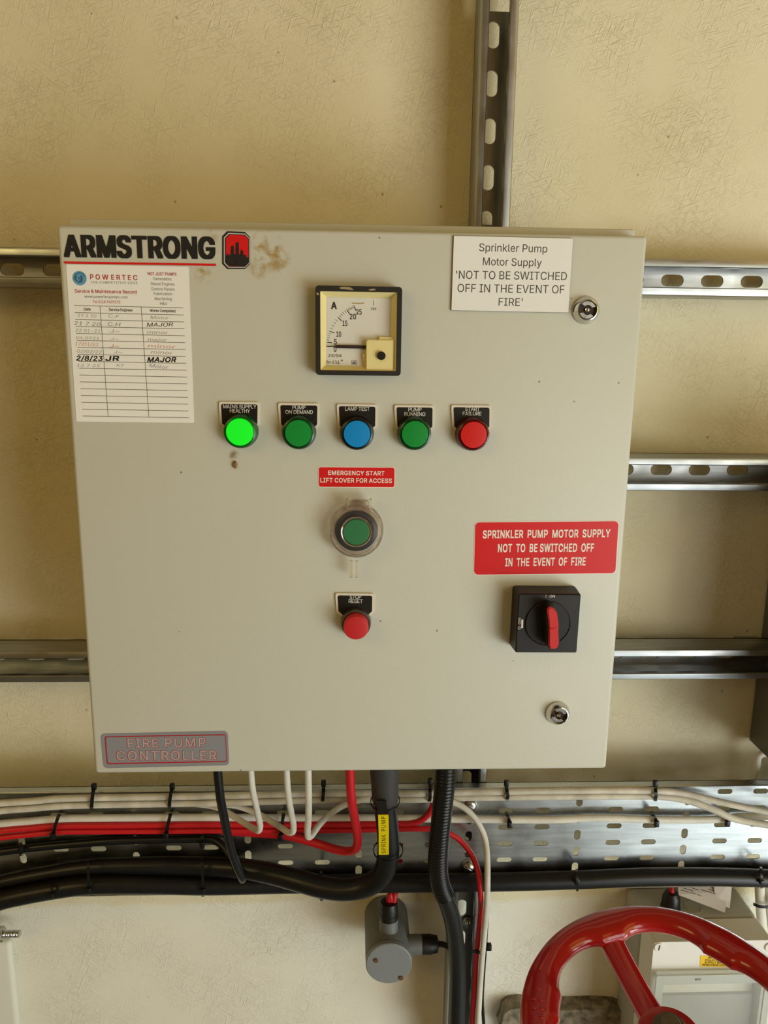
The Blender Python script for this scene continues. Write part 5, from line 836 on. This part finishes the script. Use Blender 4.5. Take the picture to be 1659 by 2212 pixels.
tie_big(694, 1886, 1942, .176, 'tie whose black tail pokes out below the bend of the armoured cable', 1937)
tie_big(1246, 1880, 1920, yb, 'thin tie on the thick black cable left of the valve wheel', 1903)
tie_big(1644, 1874, 1914, yb, 'tie on the thick black cable at the right edge above the white pipes', 1905)
t = thing('cable_tie', at(1038, 2056, .203), 'cable tie binding red and white cables to the lower upright channel', 'cable tie', GT)
bm = B(); ribbon(bm, spline([at(1022, 2054, .222), at(1024, 2055, .210), at(1031, 2057, .2045), at(1042, 2057, .2045), at(1049, 2054, .2095), at(1050, 2049, .213)], .002), Vector((0, 0, .0022)), .0012); obj('strap', bm, M_tie, t)
bm = B(); box(bm, at(1056, 2045, .213), (.007, .007, .0085), .001); obj('head', bm, M_tie, t)

# ------------------------------------------------------------------ round conduit box
jc = at(840, 2083, .192)
jb = thing('junction_box', (jc.x, YW, jc.z-.03), 'round grey metal conduit box with two black glands below the tray', 'junction box')
M_cast = mat('cast_grey', '787a78', .55, .35, bump=.15, bscale=500, var=.15, vscale=60)
bm = B(); lathe(bm, (jc.x, YW-.0005, jc.z), (0, -1, 0), [(.031, 0), (.031, YW-.0045-.2), (.030, YW-.0025-.2), (.0308, YW-.0005-.2)], 48); bd_ = obj('box_body', bm, M_cast, jb)
bm = B(); lathe(bm, (jc.x, .1995, jc.z), (0, -1, 0), [(.0308, 0), (.0308, .006), (.0295, .0072), (0, .0074)], 48); ld = obj('lid', bm, mat('lid_grey', '8b9092', .55, .3, bump=.2, bscale=700), jb)
for px, py in ((812, 2074), (866, 2112)):
    bm = B(); lathe(bm, at(px, py, .1923), (0, -1, 0), [(.0032, -.001), (.0032, .0012), (.0025, .0018), (0, .0018)], 18); obj('screw', bm, mat('rusty_screw', '6e4a2c', .7, .3), ld)
yj = .2215
bm = B(); lathe(bm, (jc.x+.0005, yj, jc.z+.025), (0, 0, 1), [(.0128, 0), (.0128, .022), (.0118, .022)], 28); obj('spout', bm, M_cast, jb)
zt2 = jc.z+.047
bm = B(); lathe(bm, (jc.x+.0005, yj, zt2), (0, 0, 1), [(.0130, 0), (.0130, .008), (.0125, .0085), (.0125, .018), (.0108, .0245), (.0060, .0255), (0, .0255)], 24); obj('gland', bm, M_black_p, jb)
bm = B(); lathe(bm, (jc.x+.022, yj, jc.z+.004), (1, 0, 0), [(.0128, 0), (.0128, .024)], 28); obj('spout', bm, M_cast, jb)
bm = B(); lathe(bm, (jc.x+.046, yj, jc.z+.004), (1, 0, 0), [(.0130, 0), (.0130, .012), (.0125, .0135), (.0110, .0215), (.004, .0235), (0, .0235)], 12); obj('gland', bm, M_black_p, jb)
top = Vector((jc.x+.0005, yj, zt2+.0245))
cable('red_cable', [top, top+Vector((.001, 0, .012)), at(848, 1955, yj), at(853, 1932, yj+.001), at(857, 1905, .236), at(862, 1875, .242), at(870, 1840, .246), at(880, 1800, .248)], 13, M_red_c, 'red cable entering the top gland of the round conduit box from behind the tray', 'cables to the conduit box')
e = Vector((jc.x+.0685, yj, jc.z+.004))
cable('black_cable', [e, e+Vector((.006, 0, -.0005)), e+Vector((.013, -.001, -.003)), e+Vector((.030, -.004, -.010))], 12, M_black_c, 'short black cable leaving the side gland of the round conduit box', 'cables to the conduit box')

# ------------------------------------------------------------------ distribution enclosure behind the wheel
xl, xr = .396, .560; ztop = zz(-.857); yf2 = .178; zbot = ztop-.30
de = thing('isolator_enclosure', ((xl+xr)/2, YW, zbot), 'light grey plastic switch enclosure with a clear window behind the valve wheel', 'enclosure')
M_en = mat('enclosure_grey', 'a9a79d', .5, bump=.05, bscale=400); M_enw = mat('enclosure_white', 'e6e4dc', .45)
bm = B(); box(bm, ((xl+xr)/2, (YW-.0005+.219)/2, (ztop+zbot)/2), (xr-xl, YW-.0005-.219, ztop-zbot), .009, 3); obj('enclosure_base', bm, M_en, de)
xm = (xl+xr)/2; wz = (at(1500, 2091, yf2).z, )[0]
wl, wr = at(1409, 2100, yf2).x+.0005, xr-.004; wt = wz; wb = wt-.118
zc0 = ztop-.001; zc1 = zbot+.002
bm = B(); plate(bm, rrect(xr-xl-.002, zc0-zc1, .005, 4, xm, (zc0+zc1)/2), [[(wl+.006, wb+.004), (wr-.006, wb+.004), (wr-.006, wt-.004), (wl+.006, wt-.004)]], .2185, yf2)
cv = obj('cover', bm, M_enw, de)
for k, px in enumerate((1423, 1662)):
    p = at(px, 2045, yf2); bm = B(); lathe(bm, p, (0, -1, 0), [(.0066, -.001), (.0066, .0012), (.006, .0018), (0, .0018)], 24); s = obj('cover_screw', bm, M_enw, cv)
    bm = B(); box(bm, p+Vector((0, -.0019, 0)), (.0016, .0006, .0075), rot=Matrix.Rotation(R(8), 3, 'Y')); obj('screw_slot', bm, mat('slot_dark', '4d473c', .6), s)
# warning label
pl = [(1513, 2064.5), (1580, 2066), (1580, 2089), (1512, 2088)]
P = [at(x, y, yf2-.0004) for x, y in pl]; bm = B(); prism(bm, [(p.x, p.z) for p in P][::-1], yf2+.0002, yf2-.0004); wl_ = obj('warning_label', bm, mat('label_yellow', 'f0c414', .45), cv, smooth=False)
bm = B()
for s, a, b in (('WARNING', (1529, 2070.6), (1566, 2071.2)), ('ISOLATE MAINS', (1523, 2076), (1572, 2076.6)), ('SUPPLY BEFORE', (1522, 2081.2), (1573, 2081.8)), ('REMOVING COVER', (1517, 2086.2), (1576, 2087))): text(bm, s, a, b, 4.3, yf2-.0006, fat=.02)
obj('lettering', bm, mat('label_brown', '5c4a12', .6), wl_, smooth=False)
# window: shallow clear lid over a recess with a grey blanking strip
bm = B(); box(bm, ((wl+wr)/2, .196, wt-.028), (wr-wl-.022, .010, .046), .001); obj('recess_back', bm, mat('recess_white', 'e4dfca', .5), de)
bm = B(); box(bm, ((wl+wr)/2, .193, wt-.0785), (wr-wl-.022, .012, .054), .001); obj('blanking_strip', bm, mat('strip_grey', '8f8d84', .5), de)
bm = B(); yo = yf2-.009
box(bm, ((wl+wr)/2, (yf2-.0006+yo)/2, (wt+wb)/2), (wr-wl, yf2-.0006-yo, wt-wb), .002)
fr = obj('window_lid', bm, mat('window_plastic', 'dfe4de', .06, alpha=.22, coat=.3), de)
bm = B(); plate(bm, rrect(wr-wl-.001, wt-wb-.001, .002, 3, (wl+wr)/2, (wt+wb)/2), [rrect(wr-wl-.019, wt-wb-.024, .002, 3, (wl+wr)/2+.001, (wt+wb)/2-.002)], yo-.0002, yo-.0030)
obj('window_frame', bm, mat('frame_clear', 'c6cac3', .15, alpha=.6, coat=.3), fr)
bm = B(); box(bm, at(1508, 2116, yo-.003)+Vector((0, 0, 0)), (.008, .0016, .0025), .0004); obj('lid_catch', bm, mat('catch_grey', '8d8f8a', .4), fr)
# gland on top
g0 = at(1449, 1950, .238); bm = B(); lathe(bm, (g0.x, .238, ztop-.0005), (0, 0, 1), [(.0135, 0), (.0135, .006), (.0125, .007), (.0120, .020), (.0085, .027), (.005, .0275), (0, .0275)], 10); obj('gland', bm, M_black_p, de)
cable('red_cable', [Vector((g0.x, .238, ztop+.026)), Vector((g0.x-.001, .239, ztop+.040)), Vector((g0.x-.004, .241, ztop+.075)), Vector((g0.x-.010, .243, ztop+.12)), Vector((g0.x-.016, .245, ztop+.17))], 11, M_red_c, 'red cable entering the black gland on top of the grey enclosure', 'red cable to the enclosure')
bm = B()
k0 = at(1500, 1953, .238); lathe(bm, (k0.x, .240, ztop-.0005), (0, 0, 1), [(.0125, 0), (.0125, .0012), (.0105, .0014), (.0105, .0008), (0, .0008)], 36); obj('knockout', bm, M_en, de)
# leaflets lying on top, leaning on the wall behind the tray
GP = 'paper leaflets behind the valve wheel'
def leaflet(pts, lines, label):
    P = [at(*p) for p in pts]; bm = B()
    nn = (P[1]-P[0]).cross(P[2]-P[0]).normalized()*.0003
    a = [bm.verts.new(p+nn) for p in P]; b = [bm.verts.new(p-nn) for p in P]; n = len(P)
    bm.faces.new(a); bm.faces.new(b[::-1])
    for i in range(n): bm.faces.new((a[i], a[(i+1) % n], b[(i+1) % n], b[i]))
    bmesh.ops.recalc_face_normals(bm, faces=bm.faces)
    o = tag(obj('leaflet', bm, mat('leaflet_paper', 'c4bab0', .6), smooth=False), label, 'leaflet', GP)
    if lines:
        bm = B(); e1 = (P[1]-P[0]); e2 = (P[3]-P[0]); n2 = e1.cross(e2).normalized(); n2 = n2*(-.0006 if n2.dot(P[0]-CP) > 0 else .0006)
        for u0, u1, v in lines:
            q = [P[0]+e1*u+e2*vv+n2 for u, vv in ((u0, v), (u1, v), (u1, v+.035), (u0, v+.035))]
            bm.faces.new([bm.verts.new(x) for x in q])
        obj('print', bm, mat('leaflet_ink', '57524e', .6), o, smooth=False)
leaflet([(1462, 1892, .250), (1572, 1925, .250), (1566, 1971.5, .222), (1466, 1933, .222)], [(.10, .26, .40), (.28, .40, .42), (.10, .30, .56), (.05, .20, .70), (.23, .33, .69), (.36, .44, .69), (.45, .75, .36), (.6, .95, .22)], 'pale pink printed leaflet slumped on top of the grey enclosure beside its black gland')
leaflet([(1540, 1885, .258), (1583, 1893, .258), (1576, 1962, .232), (1545, 1950, .232)], None, 'plain leaflet edge showing behind the printed leaflet on the grey enclosure')

# white pipes at the right edge
GW = 'white cables at the right edge'
cable('white_cable', [(1640, 1880, .247), (1641, 1915, .247), (1643, 1960, .247), (1648, 2010, .247), (1656, 2070, .247), (1662, 2150, .247)], 20, M_white_c, 'fat white cable standing at the right edge beside the grey enclosure', GW)
cable('white_cable', [(1662, 1880, .247), (1663, 1915, .247), (1665, 1960, .247), (1670, 2010, .247), (1678, 2070, .247), (1684, 2150, .247)], 20, M_white_c, 'fat white cable at the very right edge, right of its twin', GW)
t = thing('cable_tie', at(1650, 1957, .234), 'black tie round the fat white cables at the right edge', 'cable tie', GT)
bm = B(); ribbon(bm, spline([at(1628, 1952, .252), at(1630, 1954, .240), at(1640, 1958, .2345), at(1664, 1959, .2345), at(1676, 1955, .240)], .002), Vector((0, 0, .002)), .0012); obj('strap', bm, M_tie, t)
bm = B(); box(bm, at(1670, 1950, .234), (.006, .006, .007), .001); obj('head', bm, M_tie, t)

# ------------------------------------------------------------------ dark box at the right edge and its white cable
gx = at(1615, 1596, YW).x; gb = at(1615, 1596, YW).z
bm = B(); box(bm, (gx+.15, (YW-.003+.06)/2, gb+.20), (.30, YW-.003-.06, .40), .002)
ge = tag(obj('grey_enclosure', bm, mat('dark_box_grey', '5f5b50', .5)), 'dark grey wall enclosure cut off by the right edge of the picture', 'enclosure')
bm = B(); box(bm, (gx+.15, .0585, gb+.20), (.298, .003, .398), .001); obj('door', bm, MATS['dark_box_grey'], ge)
cable('white_cable', [Vector((gx+.038, .252, gb-.0006)), at(1640, 1632, .252), at(1635, 1655, .252), at(1629, 1675, .252), at(1625, 1695, .252), at(1622, 1730, .252), at(1620, 1800, .252)], 15, M_white_c, 'white cable hanging from the dark enclosure at the right edge, behind the tray', 'cable below the dark enclosure')

# ------------------------------------------------------------------ pipe hole, left panel, bolt
bm = B()
rim = []; cxh = sum(p[0] for p in hole)/len(hole); czh = sum(p[1] for p in hole)/len(hole)
out_px = [(1078, 2178), (1082, 2160), (1096, 2150), (1118, 2147), (1160, 2152), (1210, 2152), (1280, 2150), (1320, 2152), (1340, 2160), (1350, 2200), (1352, 2260), (1346, 2330), (1300, 2370), (1180, 2370), (1100, 2330), (1072, 2260), (1085, 2225), (1090, 2200), (1072, 2192)]
outer = [(at(x, y, YW).x, at(x, y, YW).z) for x, y in out_px][::-1]
plate(bm, outer, [hole], YW-.0004, YS-.006)
mort = mat('rough_mortar', '8e8470', .9, bump=1., bscale=160, var=.75, vscale=75)
hm = tag(obj('mortar_patch', bm, mort, smooth=False), 'rough grey mortar rim around a dark pipe hole in the wall behind the wheel', 'mortar patch')
bm = B(); lathe(bm, (cxh, YW+.11, czh), (0, -1, 0), [(.05, 0), (.05, .085), (.046, .087), (.044, .02), (0, .02)], 32)
tag(obj('wall_pipe', bm, mat('dirty_iron', '2b2620', .7, .3)), 'dark pipe end inside the mortar rimmed hole behind the wheel', 'pipe')
# white board at the far left
p0 = at(17, 2000, .272); p1 = at(34, 2212, .272)
bm = B(); zt_ = at(10, 2036, .272).z; box(bm, (p0.x-.10, (YW-.0005+.272)/2, zt_-.22), (.20, YW-.0005-.272, .44), .006, 3)
tag(obj('wall_board', bm, mat('panel_white', 'd8d8cc', .5)), 'white board on the wall at the lower left edge, below the cables', 'board')
bt = at(20, 2024, .258)
bl = thing('threaded_bolt', bt, 'steel threaded bolt and nut pointing right at the lower left edge', 'bolt')
bm = B(); a = at(-40, 2018, .258); b = at(42, 2017, .258)
path = [a.lerp(b, k/90) for k in range(91)]; tube(bm, path, lambda i, f, l: .0048*(1+.07*math.sin(2*math.pi*l/.00125)), 18); obj('shank', bm, M_zinc, bl)
bm = B(); lathe(bm, at(-6, 2018, .258), (1, 0, .03), [(.0098, 0), (.0104, .001), (.0104, .008), (.0098, .009)], 6); obj('nut', bm, M_zinc, bl)

# ------------------------------------------------------------------ red valve hand wheel
wc = Vector((.300, -.083, zz(-.726))); tl, bt_ = R(82.3), R(-6.1)
nz = Vector((math.sin(bt_), -math.cos(bt_)*math.cos(tl), math.cos(bt_)*math.sin(tl)))
wa = Vector((0, 0, 1)).cross(nz).normalized(); we = nz.cross(wa)
def wp(r, deg, h=0): return wc+wa*(r*math.cos(R(deg)))+we*(r*math.sin(R(deg)))+nz*h
hw = thing('hand_wheel', wc-nz*.03, 'red painted cast valve hand wheel in the lower right corner', 'valve wheel')
M_redp = mat('red_gloss_paint', 'ad1519', .2, bump=.10, bscale=45, coat=.5)
Ro = .14; bm = B(); N = 200; K = 18; rings = []
sp_angles = None
import math as _m
# spoke direction from the photograph: the rim point seen at (1312, 2008)
best = min(range(360), key=lambda a: (lambda v: ((829.5+F_PX*v.dot(CR)/v.dot(CF)-1312)**2+(1106-F_PX*v.dot(CU)/v.dot(CF)-2012)**2))(wp(.118, a)-CP))
for i in range(N):
    a = 360*i/N
    ph = ((a-best) % 60)/60                       # finger scallops on the inner edge
    dip = .0105*max(0, math.sin(math.pi*min(1, max(0, (ph-.14)/.72))))**.55
    win, rout = .0385-dip, Ro
    rc = rout-win/2; ring_ = []
    for k in range(K):
        t_ = 2*math.pi*k/K; ring_.append(bm.verts.new(wp(rc+win/2*math.cos(t_), a, .0125*math.sin(t_)*(1 if math.sin(t_) > 0 else .8))))
    rings.append(ring_)
for i in range(N):
    a, b = rings[i], rings[(i+1) % N]
    for k in range(K): bm.faces.new((a[k], a[(k+1) % K], b[(k+1) % K], b[k]))
bmesh.ops.recalc_face_normals(bm, faces=bm.faces)
rim = obj('rim', bm, M_redp, hw)
for s in range(3):
    a = best+120*s; bm = B()
    P = [wp(.125, a, -.004), wp(.112, a, -.006), wp(.085, a, -.012), wp(.055, a, -.017), wp(.026, a, -.019), wp(.012, a, -.019)]
    path = spline(P, .006); tan = wa*-math.sin(R(a))+we*math.cos(R(a)); rr = []
    for i, p in enumerate(path):
        f = i/(len(path)-1); hwid = .0128+.0022*abs(2*f-1)**3
        rr.append([bm.verts.new(p+tan*(hwid*math.copysign(abs(math.cos(q))**.8, math.cos(q)))+nz*(.0085*math.copysign(abs(math.sin(q))**.8, math.sin(q)))) for q in [2*math.pi*k/16 for k in range(16)]])
    for x, y in zip(rr, rr[1:]):
        for k in range(16): bm.faces.new((x[k], x[(k+1) % 16], y[(k+1) % 16], y[k]))
    bm.faces.new(rr[0]); bm.faces.new(rr[-1][::-1]); bmesh.ops.recalc_face_normals(bm, faces=bm.faces); obj('spoke', bm, M_redp, hw)
bm = B(); lathe(bm, wc-nz*.032, nz, [(.024, 0), (.030, .003), (.031, .020), (.029, .0255), (.021, .0265)], 40); obj('hub', bm, M_redp, hw)
M_nut = mat('dull_steel', '6a6154', .5, .5, var=.25, vscale=80)
bm = B(); lathe(bm, wc-nz*.008, nz, [(.0150, 0), (.0160, .0015), (.0160, .011), (.0145, .0135), (.011, .0138)], 28); nut = obj('nut', bm, M_nut, hw)
bm = B(); lathe(bm, wc+nz*.004, nz, [(.0095, 0), (.0095, .006), (.0085, .0072), (0, .0072)], 24); obj('stem_end', bm, M_nut, nut)
bm = B()
for i, (dx, dr) in enumerate([(0, 0), (0, 1), (1, 0), (1, 1.2), (2, 0), (2, 1), (3, .2), (3, 1), (-1.3, .4)]):   # worn raised casting marks
    a = best+62+dx*4.2; p = wp(.126-.006*dr, a, .0121)
    bmesh.ops.create_icosphere(bm, subdivisions=2, radius=.0021, matrix=Matrix.Translation(p) @ Matrix.Diagonal((1.2, .8, .6, 1)))
for a0 in (best+30, best+82):
    P = [wp(.127, a0+k*2.5, .0118) for k in range(8)]; tube(bm, P, .0016, 8)
obj('casting_mark', bm, M_redp, rim)
bm = B(); lathe(bm, wc-nz*.034, -nz, [(.011, 0), (.011, .20)], 24); obj('valve_stem', bm, M_nut, hw)
